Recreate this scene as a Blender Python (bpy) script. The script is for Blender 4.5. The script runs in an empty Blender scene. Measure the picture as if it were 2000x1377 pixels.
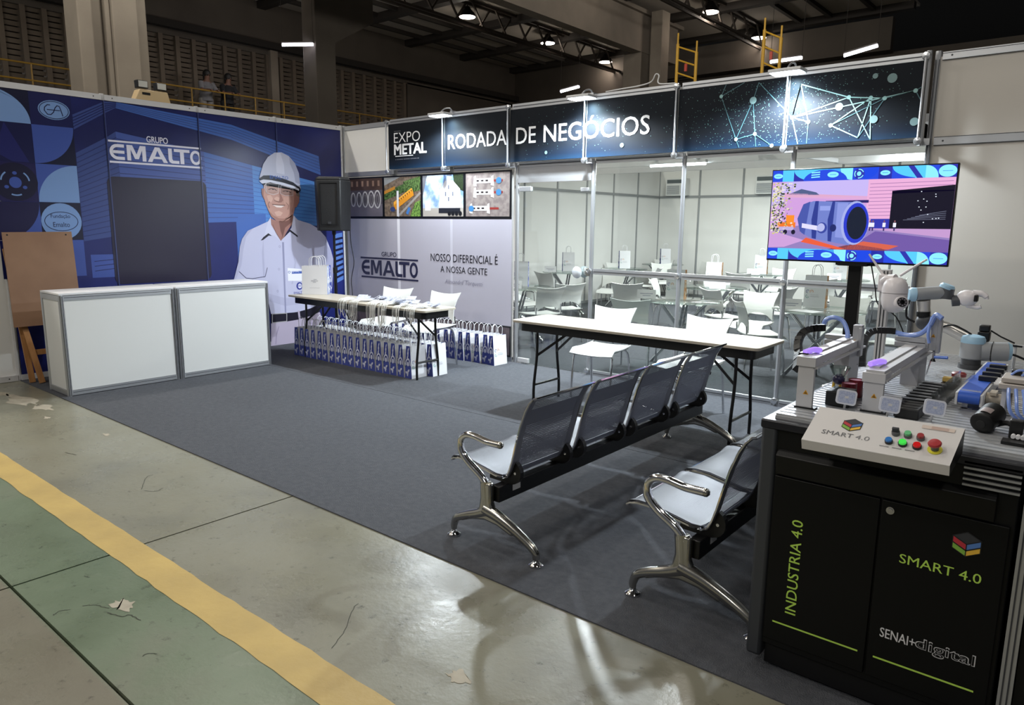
import bpy, math, random
from mathutils import Vector, Matrix
from math import sin, cos, pi, radians, sqrt, atan2
random.seed(7)
S = bpy.context.scene
COL = S.collection
# ---------------------------------------------------------------- camera
yaw, pit, rol, FPX = -.6917, -.1764, .0097, 1406.24
Fv = Vector((sin(yaw)*cos(pit), cos(yaw)*cos(pit), sin(pit)))
R0 = Vector((cos(yaw), -sin(yaw), 0)); U0 = R0.cross(Fv)
Rv = R0*cos(rol)+U0*sin(rol); Uv = -R0*sin(rol)+U0*cos(rol)
cd = bpy.data.cameras.new('camera'); cam = bpy.data.objects.new('camera', cd); COL.objects.link(cam)
cd.sensor_width = 36; cd.lens = FPX/2000*36; cd.clip_end = 200; cd.clip_start = .02
m3 = Matrix((Rv, Uv, -Fv)).transposed()
cam.matrix_world = Matrix.Translation((8.2253, -6.2607, 1.5758)) @ m3.to_4x4()
S.camera = cam
# ---------------------------------------------------------------- world, exposure
W = bpy.data.worlds.new('hall_air'); S.world = W; W.use_nodes = True
W.node_tree.nodes['Background'].inputs[0].default_value = (.95, .97, 1, 1)
W.node_tree.nodes['Background'].inputs[1].default_value = .10
S.view_settings.view_transform = 'Standard'; S.view_settings.look = 'None'
S.view_settings.exposure = 0.0; S.view_settings.gamma = 1; S.view_settings.use_curve_mapping = False

def light(name, kind, loc, energy, color=(1, 1, 1), target=None, **kw):
    d = bpy.data.lights.new(name, kind); d.energy = energy; d.color = color
    for k, v in kw.items(): setattr(d, k, v)
    o = bpy.data.objects.new(name, d); COL.objects.link(o); o.location = loc
    if target is not None:
        o.rotation_euler = (Vector(target)-Vector(loc)).to_track_quat('-Z', 'Y').to_euler()
    return o
# stand floods on the fascia rail (fixtures are built below)
for fx, en in ((2.12, 40), (4.06, 75), (6.04, 75)):
    light('flood_light', 'SPOT', (fx, -.27, 2.74), en*4.9, (.86, .95, 1), (fx, -.75, 0), spot_size=radians(165), spot_blend=.5, shadow_soft_size=.05)
    light('flood_light', 'SPOT', (fx, -.11, 2.765), en*.62, (.66, .93, 1), (fx, -.04, 2.2), spot_size=radians(150), spot_blend=1, shadow_soft_size=.04)
# tube over the meeting room and high-bay lamps of the hall, with added fill
light('room_tube', 'AREA', (3.98, 2.0, 2.285), 130, (.98, 1, 1), (3.98, 2.0, 0), shape='RECTANGLE', size=.72, size_y=.05)
light('room_tube', 'AREA', (3.2, 6.2, 2.72), 185, (.98, 1, 1), (3.2, 6.2, 0), shape='RECTANGLE', size=1.4, size_y=.12)
light('room_tube', 'AREA', (6.6, 4.8, 2.72), 185, (.98, 1, 1), (6.6, 4.8, 0), shape='RECTANGLE', size=1.4, size_y=.12)
for lx, ly in ((4.06, -4.6), (4.06, -.6), (10.3, -4.6), (-2.16, -4.6), (4.06, -8.6), (4.06, -12.6), (-2.16, -12.6), (10.3, -12.6), (-2.16, -8.6), (10.3, -.6), (-2.16, -.6), (4.06, 5)):  # unseen row far behind the camera added to brighten faces turned to it
    light('bay_and_fill_light', 'POINT', (lx, ly, 7.6), 170 if ly > -5 and lx > 0 and ly < 0 else 420, (1, .95, .86), shadow_soft_size=.25)

# ---------------------------------------------------------------- materials
def L(h):
    h = h.lstrip('#'); c = [int(h[i:i+2], 16)/255 for i in (0, 2, 4)]
    return tuple((x/12.92 if x <= .04045 else ((x+.055)/1.055)**2.4) for x in c)+(1,)
MATS = {}
def mat(name, col, rough=.5, metal=0, emit=0, col2=None, nscale=8, bump=0, bscale=60, spec=.5, lo=.35, hi=.65, stretch=None, coat=0):
    if name in MATS: return MATS[name]
    m = bpy.data.materials.new(name); m.use_nodes = True; nt = m.node_tree; b = nt.nodes['Principled BSDF']
    c = L(col) if isinstance(col, str) else col
    b.inputs['Base Color'].default_value = c; b.inputs['Roughness'].default_value = rough
    b.inputs['Metallic'].default_value = metal; b.inputs['Specular IOR Level'].default_value = spec
    if coat: b.inputs['Coat Weight'].default_value = coat; b.inputs['Coat Roughness'].default_value = .05
    if emit:
        b.inputs['Emission Color'].default_value = c; b.inputs['Emission Strength'].default_value = emit
    if col2 or bump:
        tc = nt.nodes.new('ShaderNodeTexCoord'); mp = nt.nodes.new('ShaderNodeMapping')
        nt.links.new(tc.outputs['Object'], mp.inputs[0])
        if stretch: mp.inputs['Scale'].default_value = stretch
    if col2:
        n = nt.nodes.new('ShaderNodeTexNoise'); n.inputs['Scale'].default_value = nscale; n.inputs['Detail'].default_value = 6
        r = nt.nodes.new('ShaderNodeValToRGB'); r.color_ramp.elements[0].position = lo; r.color_ramp.elements[1].position = hi
        r.color_ramp.elements[0].color = c; r.color_ramp.elements[1].color = L(col2)
        nt.links.new(mp.outputs[0], n.inputs['Vector']); nt.links.new(n.outputs['Fac'], r.inputs[0]); nt.links.new(r.outputs[0], b.inputs['Base Color'])
    if bump:
        n2 = nt.nodes.new('ShaderNodeTexNoise'); n2.inputs['Scale'].default_value = bscale; n2.inputs['Detail'].default_value = 4
        bp = nt.nodes.new('ShaderNodeBump'); bp.inputs['Strength'].default_value = bump; bp.inputs['Distance'].default_value = .01
        nt.links.new(mp.outputs[0], n2.inputs['Vector']); nt.links.new(n2.outputs['Fac'], bp.inputs['Height']); nt.links.new(bp.outputs[0], b.inputs['Normal'])
    MATS[name] = m; return m
def P(h, rough=.35, **k): return mat('print_'+h.lstrip('#'), h, rough, **k)
def E(h, s=1.0):           # lit pixels of the screen
    n = 'screen_'+h.lstrip('#')
    if n in MATS: return MATS[n]
    m = bpy.data.materials.new(n); m.use_nodes = True; b = m.node_tree.nodes['Principled BSDF']
    b.inputs['Base Color'].default_value = (.01, .01, .01, 1); b.inputs['Roughness'].default_value = .25
    b.inputs['Emission Color'].default_value = L(h); b.inputs['Emission Strength'].default_value = s
    MATS[n] = m; return m
def glass(name, tint=(1, 1, 1, 1), base=.05, rough=.02):
    m = bpy.data.materials.new(name); m.use_nodes = True; nt = m.node_tree; nt.nodes.clear()
    o = nt.nodes.new('ShaderNodeOutputMaterial'); mx = nt.nodes.new('ShaderNodeMixShader')
    t = nt.nodes.new('ShaderNodeBsdfTransparent'); g = nt.nodes.new('ShaderNodeBsdfGlossy'); f = nt.nodes.new('ShaderNodeLayerWeight')
    t.inputs[0].default_value = tint; g.inputs['Roughness'].default_value = rough; f.inputs['Blend'].default_value = .15
    ad = nt.nodes.new('ShaderNodeMath'); ad.operation = 'MULTIPLY_ADD'; ad.inputs[1].default_value = .7; ad.inputs[2].default_value = base; ad.use_clamp = True
    nt.links.new(f.outputs['Fresnel'], ad.inputs[0]); nt.links.new(ad.outputs[0], mx.inputs[0])
    nt.links.new(t.outputs[0], mx.inputs[1]); nt.links.new(g.outputs[0], mx.inputs[2]); nt.links.new(mx.outputs[0], o.inputs[0])
    return m
def perforated(name, col, rough, metal, sx, sy, holex, holey, ax):   # sheet steel with rows of punched slots
    m = mat(name, col, rough, metal); nt = m.node_tree; b = nt.nodes['Principled BSDF']
    tc = nt.nodes.new('ShaderNodeTexCoord'); sp = nt.nodes.new('ShaderNodeSeparateXYZ'); nt.links.new(tc.outputs['UV'], sp.inputs[0])
    outs = []
    for i, (s, h) in enumerate(((sx, holex), (sy, holey))):
        a = nt.nodes.new('ShaderNodeMath'); a.operation = 'MULTIPLY'; a.inputs[1].default_value = s; nt.links.new(sp.outputs[i], a.inputs[0])
        fr = nt.nodes.new('ShaderNodeMath'); fr.operation = 'FRACT'; nt.links.new(a.outputs[0], fr.inputs[0])
        lt = nt.nodes.new('ShaderNodeMath'); lt.operation = 'LESS_THAN'; lt.inputs[1].default_value = h; nt.links.new(fr.outputs[0], lt.inputs[0])
        outs.append(lt.outputs[0])
        for thr, op in ((ax[i][0], 'GREATER_THAN'), (ax[i][1], 'LESS_THAN')):
            q = nt.nodes.new('ShaderNodeMath'); q.operation = op; q.inputs[1].default_value = thr; nt.links.new(sp.outputs[i], q.inputs[0]); outs.append(q.outputs[0])
    cur = outs[0]
    for o in outs[1:]:
        q = nt.nodes.new('ShaderNodeMath'); q.operation = 'MULTIPLY'; nt.links.new(cur, q.inputs[0]); nt.links.new(o, q.inputs[1]); cur = q.outputs[0]
    q = nt.nodes.new('ShaderNodeMath'); q.operation = 'SUBTRACT'; q.inputs[0].default_value = 1; nt.links.new(cur, q.inputs[1]); nt.links.new(q.outputs[0], b.inputs['Alpha'])
    return m

ALU = mat('aluminium', '#b9bbbf', .38, .75)
ALUW = mat('white_anodised', '#c9c9cb', .45, .2)
ALUD = mat('aluminium_groove', '#3c3d42', .6, .3)
CHROME = mat('chrome', '#d8d8da', .09, 1)
CHROMED = mat('chrome_dull', '#b2b0aa', .2, 1)
WHITE = mat('white_laminate', '#d6d7d6', .5)
PANEL = mat('white_panel', '#dededc', .55, col2='#dadad8', nscale=2)
GREYP = mat('grey_white_panel', '#bab5ae', .6)
BLACK = mat('black_plastic', '#0c0c0e', .4)
BLACKM = mat('black_metal', '#0a0a0c', .35)
RUBBER = mat('rubber', '#101012', .7)
PLAST = mat('white_plastic', '#cfd0ce', .4)
CONC = mat('concrete', '#6d655b', .9, col2='#7d756a', nscale=.9, bump=.25, bscale=5)
CONCD = mat('dark_concrete', '#433d37', .9, col2='#4d4740', nscale=.7)
GLASS = glass('window_glass', (.93, .97, .96, 1), .05)
TGLASS = glass('table_glass', (.86, .93, .91, 1), .10)
YELLOW = mat('yellow_paint', '#c79a2c', .5)

# ---------------------------------------------------------------- mesh builder
class MB:
    def __init__(s): s.v = []; s.f = []; s.m = []; s.c = 0; s.uv = {}
    def add(s, vs, fs):
        n = len(s.v); s.v += [Vector(v) for v in vs]; s.f += [tuple(i+n for i in f) for f in fs]; s.m += [s.c]*len(fs); return s
    def box(s, a, b):
        x0, y0, z0 = (min(a[i], b[i]) for i in range(3)); x1, y1, z1 = (max(a[i], b[i]) for i in range(3))
        return s.add([(x0,y0,z0),(x1,y0,z0),(x1,y1,z0),(x0,y1,z0),(x0,y0,z1),(x1,y0,z1),(x1,y1,z1),(x0,y1,z1)],
                     [(0,3,2,1),(4,5,6,7),(0,1,5,4),(1,2,6,5),(2,3,7,6),(3,0,4,7)])
    def bar(s, p, q, w, h, up=(0, 0, 1)):     # box beam from p to q
        p = Vector(p); q = Vector(q); d = (q-p).normalized(); u = Vector(up)
        if abs(d.dot(u)) > .98: u = Vector((1, 0, 0))
        r = d.cross(u).normalized()*w/2; u = r.cross(d).normalized()*h/2
        return s.add([p-r-u, p+r-u, p+r+u, p-r+u, q-r-u, q+r-u, q+r+u, q-r+u], [(0,1,2,3),(7,6,5,4),(0,4,5,1),(1,5,6,2),(2,6,7,3),(3,7,4,0)])
    def tube(s, pts, r, n=8, closed=False, ry=None):
        pts = [Vector(p) for p in pts]; N = len(pts)
        rs = r if isinstance(r, (list, tuple)) else [r]*N
        ts = []
        for i in range(N):
            a = pts[(i-1) % N] if (closed or i) else pts[0]; b = pts[(i+1) % N] if (closed or i < N-1) else pts[-1]
            ts.append((b-a).normalized() if (b-a).length > 1e-9 else Vector((0, 0, 1)))
        u = Vector((0, 0, 1)) if abs(ts[0].z) < .9 else Vector((1, 0, 0))
        u = (u-ts[0]*u.dot(ts[0])).normalized(); vs = []
        for i in range(N):
            u = (u-ts[i]*u.dot(ts[i])).normalized(); w = ts[i].cross(u)
            for k in range(n):
                a = 2*pi*k/n; vs.append(pts[i]+u*cos(a)*(ry if ry else rs[i])+w*sin(a)*rs[i])
        fs = []
        for i in range(N if closed else N-1):
            for k in range(n):
                j = (i+1) % N; fs.append((i*n+k, i*n+(k+1) % n, j*n+(k+1) % n, j*n+k))
        if not closed: fs += [tuple(range(n))[::-1], tuple((N-1)*n+k for k in range(n))]
        return s.add(vs, fs)
    def cyl(s, p, q, r, n=16, r2=None): return s.tube([p, q], [r, r if r2 is None else r2], n)
    def lathe(s, prof, c=(0, 0, 0), n=24, ax='z'):    # prof: (radius, height)
        vs = []
        for r, h in prof:
            for k in range(n):
                a = 2*pi*k/n; p = (r*cos(a), r*sin(a), h)
                p = p if ax == 'z' else ((p[2], p[0], p[1]) if ax == 'x' else (p[1], p[2], p[0]))
                vs.append(Vector(c)+Vector(p))
        fs = []
        for i in range(len(prof)-1):
            for k in range(n): fs.append((i*n+k, i*n+(k+1) % n, (i+1)*n+(k+1) % n, (i+1)*n+k))
        fs += [tuple(range(n))[::-1], tuple((len(prof)-1)*n+k for k in range(n))]
        return s.add(vs, fs)
    def ball(s, c, r, n=14, sc=(1, 1, 1)):
        c = Vector(c); pr = [(max(1e-4, r*sin(pi*i/(n//2))), -r*cos(pi*i/(n//2))) for i in range(n//2+1)]
        k = len(s.v); s.lathe(pr, (0, 0, 0), n)
        for i in range(k, len(s.v)): v = s.v[i]; s.v[i] = c+Vector((v.x*sc[0], v.y*sc[1], v.z*sc[2]))
        return s
    def prism(s, poly, a, b):     # poly of 2D points; a, b map (x, y) to the two end faces
        n = len(poly); vs = [a(*p) for p in poly]+[b(*p) for p in poly]
        return s.add(vs, [tuple(range(n))[::-1], tuple(range(n, 2*n))]+[(i, (i+1) % n, n+(i+1) % n, n+i) for i in range(n)])
    def shell(s, g, t):           # g: grid of points, thickened by t along its normals, with uv
        R, C = len(g), len(g[0]); g = [[Vector(p) for p in r] for r in g]; nn = []
        for i in range(R):
            for j in range(C):
                du = g[min(i+1, R-1)][j]-g[max(i-1, 0)][j]; dv = g[i][min(j+1, C-1)]-g[i][max(j-1, 0)]
                nn.append(du.cross(dv).normalized())
        vs = [g[i][j]+nn[i*C+j]*t/2 for i in range(R) for j in range(C)]+[g[i][j]-nn[i*C+j]*t/2 for i in range(R) for j in range(C)]
        N = R*C; fs = []; base = len(s.v); fb = len(s.f)
        for i in range(R-1):
            for j in range(C-1):
                a = i*C+j; fs += [(a, a+1, a+C+1, a+C), (N+a+C, N+a+C+1, N+a+1, N+a)]
        for j in range(C-1): fs += [(j+1, j, N+j, N+j+1), ((R-1)*C+j, (R-1)*C+j+1, N+(R-1)*C+j+1, N+(R-1)*C+j)]
        for i in range(R-1): fs += [(i*C, (i+1)*C, N+(i+1)*C, N+i*C), ((i+1)*C+C-1, i*C+C-1, N+i*C+C-1, N+(i+1)*C+C-1)]
        s.add(vs, fs)
        for k in range(N):
            s.uv[base+k] = s.uv[base+N+k] = ((k % C)/(C-1), (k//C)/(R-1))
        return s
    def xf(s, M, k=0):
        for i in range(k, len(s.v)): s.v[i] = M @ s.v[i]
        return s
    def build(s, name, mats, parent=None, world=True, smooth=True, bevel=0, ang=40):
        mats = mats if isinstance(mats, (list, tuple)) else [mats]
        off = Vector(parent_loc(parent)) if (parent and world) else Vector((0, 0, 0))
        me = bpy.data.meshes.new(name); me.from_pydata([v-off for v in s.v], [], s.f)
        for m in mats: me.materials.append(m)
        me.polygons.foreach_set('material_index', s.m)
        if s.uv:
            ul = me.uv_layers.new(name='map')
            for lp in me.loops: ul.data[lp.index].uv = s.uv.get(lp.vertex_index, (0, 0))
        me.update()
        if smooth:
            me.shade_smooth(); me.set_sharp_from_angle(angle=radians(ang))
        o = bpy.data.objects.new(name, me); COL.objects.link(o)
        if parent: o.parent = parent
        if bevel:
            b = o.modifiers.new('edge', 'BEVEL'); b.width = bevel; b.segments = 2; b.limit_method = 'ANGLE'; b.angle_limit = radians(50)
        return o
LOC = {}
def parent_loc(p):
    l = Vector((0, 0, 0))
    while p: l += Vector(p.location); p = p.parent
    return l
def tag(o, label, cat, group=None, kind=None):
    if label: o['label'] = label
    if cat: o['category'] = cat
    if group: o['group'] = group
    if kind: o['kind'] = kind
    return o
def thing(name, label, cat, loc=(0, 0, 0), rz=0, group=None):
    o = bpy.data.objects.new(name, None); COL.objects.link(o); o.location = loc; o.rotation_euler = (0, 0, rz); o.empty_display_size = .1
    return tag(o, label, cat, group)
def struct(o): o['kind'] = 'structure'; return o
def dup(r, loc, rz=0, label=None, group=None):
    def cp(o, par):
        c = o.copy(); COL.objects.link(c)
        if par: c.parent = par
        for ch in list(o.children): cp(ch, c)
        return c
    c = cp(r, None); c.location = loc; c.rotation_euler = (0, 0, rz)
    if label: c['label'] = label
    if group: c['group'] = group
    return c
def arc(cx, cy, rx, ry, a0, a1, n=16): return [(cx+rx*cos(radians(a0+(a1-a0)*i/n)), cy+ry*sin(radians(a0+(a1-a0)*i/n))) for i in range(n+1)]
def bez(p, n=12):        # smooth curve through control points (Catmull-Rom)
    p = [Vector(q) for q in p]; q = [p[0]*2-p[1]]+p+[p[-1]*2-p[-2]]; o = []
    for i in range(1, len(q)-2):
        for k in range(n):
            t = k/n; a, b, c, d = q[i-1:i+3]
            o.append(.5*((2*b)+(c-a)*t+(2*a-5*b+4*c-d)*t*t+(3*b-a-3*c+d)*t**3))
    return o+[p[-1]]
_TX = {}
def glyphs(s, bold):
    k = (s, bold)
    if k in _TX: return _TX[k]
    cu = bpy.data.curves.new('type', 'FONT'); cu.body = s; cu.size = 1; cu.offset = bold; cu.resolution_u = 3
    o = bpy.data.objects.new('type', cu); COL.objects.link(o)
    dg = bpy.context.evaluated_depsgraph_get(); me = bpy.data.meshes.new_from_object(o.evaluated_get(dg))
    vs = [tuple(v.co) for v in me.vertices]; fs = [tuple(p.vertices) for p in me.polygons]
    bpy.data.objects.remove(o); bpy.data.curves.remove(cu); bpy.data.meshes.remove(me)
    x0 = min(v[0] for v in vs); x1 = max(v[0] for v in vs); y0 = min(v[1] for v in vs); y1 = max(v[1] for v in vs)
    _TX[k] = ([((v[0]-x0)/(x1-x0), (v[1]-y0)/(y1-y0)) for v in vs], fs); return _TX[k]
class Print(MB):     # ink on a flat surface: each layer lies a hair above the one before
    def __init__(s, o, r, u, step=.0007):
        super().__init__(); s.o = Vector(o); s.r = Vector(r).normalized(); s.u = Vector(u).normalized(); s.n = s.r.cross(s.u); s.step = step; s.ms = []
    def pt(s, x, y, l): return s.o+s.r*x+s.u*y+s.n*(l*s.step)
    def mi(s, m):
        if m not in s.ms: s.ms.append(m)
        s.c = s.ms.index(m)
    def poly(s, pts, m, l=1):
        s.mi(m); return s.add([s.pt(p[0], p[1], l) for p in pts], [tuple(range(len(pts)))])
    def rect(s, x0, y0, x1, y1, m, l=1): return s.poly([(x0, y0), (x1, y0), (x1, y1), (x0, y1)], m, l)
    def oval(s, cx, cy, rx, ry, m, l=1, n=28): return s.poly(arc(cx, cy, rx, ry, 0, 360, n)[:-1], m, l)
    def ring(s, cx, cy, rx, ry, w, m, l=1, a0=0, a1=360): return s.line(arc(cx, cy, rx, ry, a0, a1, 36), w, m, l)
    def pie(s, cx, cy, r, a0, a1, m, l=1): return s.poly([(cx, cy)]+arc(cx, cy, r, r, a0, a1, 16), m, l)
    def line(s, pts, w, m, l=1):
        s.mi(m); P_ = [Vector((p[0], p[1])) for p in pts]; vs = []
        for i, p in enumerate(P_):
            a = P_[max(i-1, 0)]; b = P_[min(i+1, len(P_)-1)]
            if 0 < i < len(P_)-1:
                d1 = (p-a).normalized(); d2 = (b-p).normalized(); d = (d1+d2); d = d.normalized() if d.length > 1e-6 else d1
                k = 1/max(.4, d.dot(d1))
            else: d = (b-a).normalized(); k = 1
            n = Vector((-d.y, d.x))*w/2*k; vs += [s.pt(*(p+n), l), s.pt(*(p-n), l)]
        return s.add(vs, [(2*i, 2*i+1, 2*i+3, 2*i+2) for i in range(len(P_)-1)])
    def text(s, t, x0, y0, x1, y1, m, l=2, bold=0.0, rot=0, shear=0):
        if bold > 0:        # heavier letters: the outline printed a few times with a hair of offset
            d = bold*(x1-x0 if rot else y1-y0)
            for i, (a, b) in enumerate(((-1, -.6), (1, -.6), (-1, .6), (1, .6), (0, 0))):
                if rot: a, b = b, a
                s.text(t, x0+a*d, y0+b*d, x1+a*d, y1+b*d, m, l+.12*i, 0, rot)
            return s
        s.mi(m); vs, fs = glyphs(t, bold); o = []
        if shear: vs = [(a+shear*b, b) for a, b in vs]
        for a, b in vs:
            if rot: a, b = b, 1-a; a = 1-a; b = 1-b     # reads upwards
            o.append(s.pt(x0+a*(x1-x0), y0+b*(y1-y0), l))
        return s.add(o, fs)
    def put(s, name, parent=None): return s.build(name, s.ms, parent, smooth=False)
MAN = {
 'helmet': [(-1.27,2.093),(-1.243,2.166),(-1.205,2.271),(-1.135,2.364),(-1.037,2.424),(-0.941,2.435),(-0.838,2.398),(-0.749,2.311),(-0.704,2.197),(-0.692,2.057),(-0.679,1.998),(-0.769,2.053),(-0.992,2.114),(-1.144,2.138)],
 'ridge': [(-1.008,2.423),(-0.957,2.43),(-0.912,2.281),(-0.909,2.166),(-1.021,2.179),(-1.026,2.293)],
 'brimdark': [(-1.27,2.097),(-1.208,2.138),(-1.111,2.145),(-0.947,2.118),(-0.791,2.076),(-0.69,2.012),(-0.684,1.978),(-0.759,2.015),(-0.95,2.064),(-1.125,2.086),(-1.233,2.073)],
 'brim': [(-1.272,2.071),(-1.211,2.089),(-1.103,2.087),(-0.939,2.065),(-0.793,2.033),(-0.707,1.997),(-0.708,1.973),(-0.794,2.001),(-0.951,2.033),(-1.116,2.06),(-1.235,2.039)],
 'brimlow': [(-1.235,2.043),(-1.116,2.06),(-0.951,2.033),(-0.794,2.001),(-0.68,1.979),(-0.709,1.952),(-0.796,1.978),(-1.215,2.021)],
 'face': [(-1.211,2.021),(-1.116,2.06),(-0.951,2.037),(-0.772,1.994),(-0.718,1.961),(-0.721,1.853),(-0.771,1.782),(-0.804,1.673),(-0.879,1.602),(-0.964,1.578),(-1.053,1.589),(-1.124,1.639),(-1.157,1.705),(-1.195,1.8),(-1.218,1.894)],
 'faceshade': [(-0.841,1.995),(-0.718,1.961),(-0.721,1.853),(-0.771,1.782),(-0.804,1.673),(-0.879,1.602),(-0.93,1.582),(-0.856,1.701),(-0.826,1.84)],
 'earL': [(-1.241,1.978),(-1.213,1.98),(-1.196,1.829),(-1.224,1.866),(-1.242,1.912)],
 'earR': [(-0.752,1.921),(-0.702,1.913),(-0.71,1.833),(-0.756,1.763),(-0.788,1.758)],
 'hairR': [(-0.76,1.989),(-0.703,1.972),(-0.7,1.893),(-0.748,1.911)],
 'glassL': [(-1.204,2.018),(-1.175,2.047),(-0.996,2.043),(-1.013,1.93),(-1.08,1.909),(-1.181,1.928)],
 'glassR': [(-0.969,2.032),(-0.795,1.993),(-0.804,1.909),(-0.913,1.905),(-0.984,1.928)],
 'eyeL': [(-1.142,1.983),(-1.086,2.0),(-1.032,1.983),(-1.088,1.966)],
 'eyeR': [(-0.944,1.962),(-0.887,1.978),(-0.838,1.957),(-0.893,1.939)],
 'nose': [(-1.035,1.933),(-1.0,1.969),(-0.976,1.912),(-0.95,1.846),(-0.996,1.819),(-1.062,1.836),(-1.083,1.861)],
 'mouth': [(-1.102,1.785),(-1.021,1.78),(-0.931,1.778),(-0.978,1.754),(-1.044,1.756)],
 'smile': [(-1.141,1.792),(-1.113,1.821),(-1.12,1.789),(-1.088,1.759),(-1.121,1.769)],
 'neck': [(-1.14,1.619),(-1.031,1.585),(-0.93,1.582),(-0.806,1.673),(-0.817,1.564),(-0.902,1.464),(-0.964,1.376),(-1.011,1.337),(-1.084,1.425),(-1.134,1.522)],
 'neckshade': [(-1.02,1.582),(-0.806,1.673),(-0.82,1.583),(-0.934,1.504),(-0.975,1.385),(-1.004,1.464)],
 'shirt': [(-1.676,0.88),(-1.605,1.089),(-1.573,1.277),(-1.537,1.371),(-1.459,1.465),(-1.175,1.58),(-1.135,1.629),(-1.133,1.542),(-1.007,1.337),(-0.843,1.494),(-0.802,1.663),(-0.745,1.604),(-0.557,1.555),(-0.438,1.495),(-0.319,1.381),(-0.238,1.191),(-0.209,1.085),(-0.222,0.958),(-0.355,0.539),(-0.459,0.483),(-0.61,0.432),(-0.804,0.407),(-1.196,0.417),(-1.238,0.644),(-1.244,0.822)],
 'armline': [(-0.319,1.381),(-0.355,1.131),(-0.457,0.526)],
 'sleeveR': [(-0.322,1.297),(-0.238,1.191),(-0.209,1.085),(-0.228,0.83),(-0.267,0.511),(-0.382,0.509),(-0.375,0.964)],
 'collarL': [(-1.135,1.635),(-1.175,1.58),(-1.252,1.364),(-1.179,1.426),(-1.092,1.402),(-1.0,1.323),(-1.134,1.522)],
 'collarR': [(-0.802,1.667),(-0.79,1.623),(-0.759,1.404),(-0.867,1.474),(-0.939,1.405),(-0.994,1.326),(-0.843,1.504)],
 'collshL': [(-1.29,1.345),(-1.251,1.387),(-1.179,1.435),(-1.13,1.402),(-1.174,1.406),(-1.253,1.353)],
 'collshR': [(-0.939,1.405),(-0.871,1.484),(-0.755,1.404),(-0.756,1.38),(-0.868,1.454),(-0.976,1.366)],
 'pocket': [(-1.602,0.975),(-1.514,0.891),(-1.43,0.879),(-1.253,0.897),(-1.216,1.008)],
 'belt': [(-1.2,0.417),(-0.992,0.403),(-0.804,0.411),(-0.609,0.44),(-0.453,0.491),(-0.458,0.381),(-0.614,0.338),(-0.809,0.308),(-0.974,0.299),(-1.202,0.297)],
 'buckle': [(-1.178,0.415),(-0.969,0.409),(-0.974,0.303),(-1.184,0.303)],
 'pants': [(-1.202,0.297),(-0.974,0.299),(-0.809,0.308),(-0.614,0.338),(-0.458,0.381),(-0.427,0.288),(-0.446,-0.015),(-1.219,-0.002)],
 'loop': [(-0.803,0.427),(-0.775,0.429),(-0.762,0.289),(-0.791,0.285)],
 'badge': [(-0.927,0.992),(-0.686,0.966),(-0.653,0.81),(-0.928,0.825)],
 'badgeblue': [(-0.867,0.947),(-0.711,0.945),(-0.713,0.912),(-0.868,0.915)],
 'plicket': [(-0.989,1.322),(-0.962,1.322),(-0.975,0.411),(-0.996,0.413)],
}
MANX = {
 'foreheadsh': [(-1.21,2.033),(-1.115,2.064),(-0.94,2.041),(-0.771,2.002),(-0.718,1.965),(-0.724,1.937),(-0.796,1.968),(-0.953,2.006),(-1.106,2.026),(-1.207,1.999)],
 'cheekL': [(-1.175,1.896),(-1.124,1.907),(-1.089,1.866),(-1.114,1.816),(-1.157,1.826)],
 'cheekR': [(-0.937,1.885),(-0.846,1.888),(-0.831,1.83),(-0.885,1.789),(-0.936,1.807)],
 'jawsh': [(-1.157,1.711),(-1.123,1.642),(-1.053,1.593),(-0.964,1.582),(-0.879,1.606),(-0.804,1.679),(-0.836,1.642),(-0.928,1.618),(-1.018,1.621),(-1.094,1.654)],
 'noseR': [(-1.0,1.96),(-0.967,1.903),(-0.944,1.844),(-0.981,1.816),(-1.011,1.83),(-0.995,1.883)],
 'nosetip': [(-1.076,1.867),(-1.03,1.891),(-0.996,1.873),(-1.007,1.834),(-1.055,1.837)],
 'lipsh': [(-1.108,1.797),(-1.02,1.791),(-0.919,1.79),(-0.929,1.778),(-1.021,1.78),(-1.102,1.785)],
 'chinhi': [(-1.081,1.697),(-1.013,1.714),(-0.958,1.69),(-0.994,1.65),(-1.05,1.649)],
 'sideR': [(-0.776,1.92),(-0.719,1.945),(-0.723,1.852),(-0.771,1.782),(-0.802,1.679),(-0.833,1.702),(-0.795,1.811)],
 'shL': [(-1.573,1.277),(-1.537,1.371),(-1.459,1.465),(-1.394,1.487),(-1.484,1.389),(-1.53,1.239),(-1.567,1.05),(-1.649,0.882),(-1.676,0.88),(-1.605,1.089)],
 'shfold1': [(-1.252,1.364),(-1.283,1.195),(-1.28,0.883),(-1.258,0.882),(-1.253,1.194)],
 'shfold2': [(-0.876,1.305),(-0.819,1.063),(-0.88,0.782),(-0.856,0.78),(-0.791,1.062)],
 'shbelly': [(-1.225,0.683),(-0.981,0.606),(-0.795,0.602),(-0.6,0.641),(-0.604,0.558),(-0.799,0.51),(-0.987,0.504),(-1.209,0.582)],
 'helmsh': [(-0.832,2.383),(-0.749,2.308),(-0.699,2.194),(-0.687,2.057),(-0.756,2.077),(-0.773,2.193),(-0.825,2.306)],
}
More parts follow.
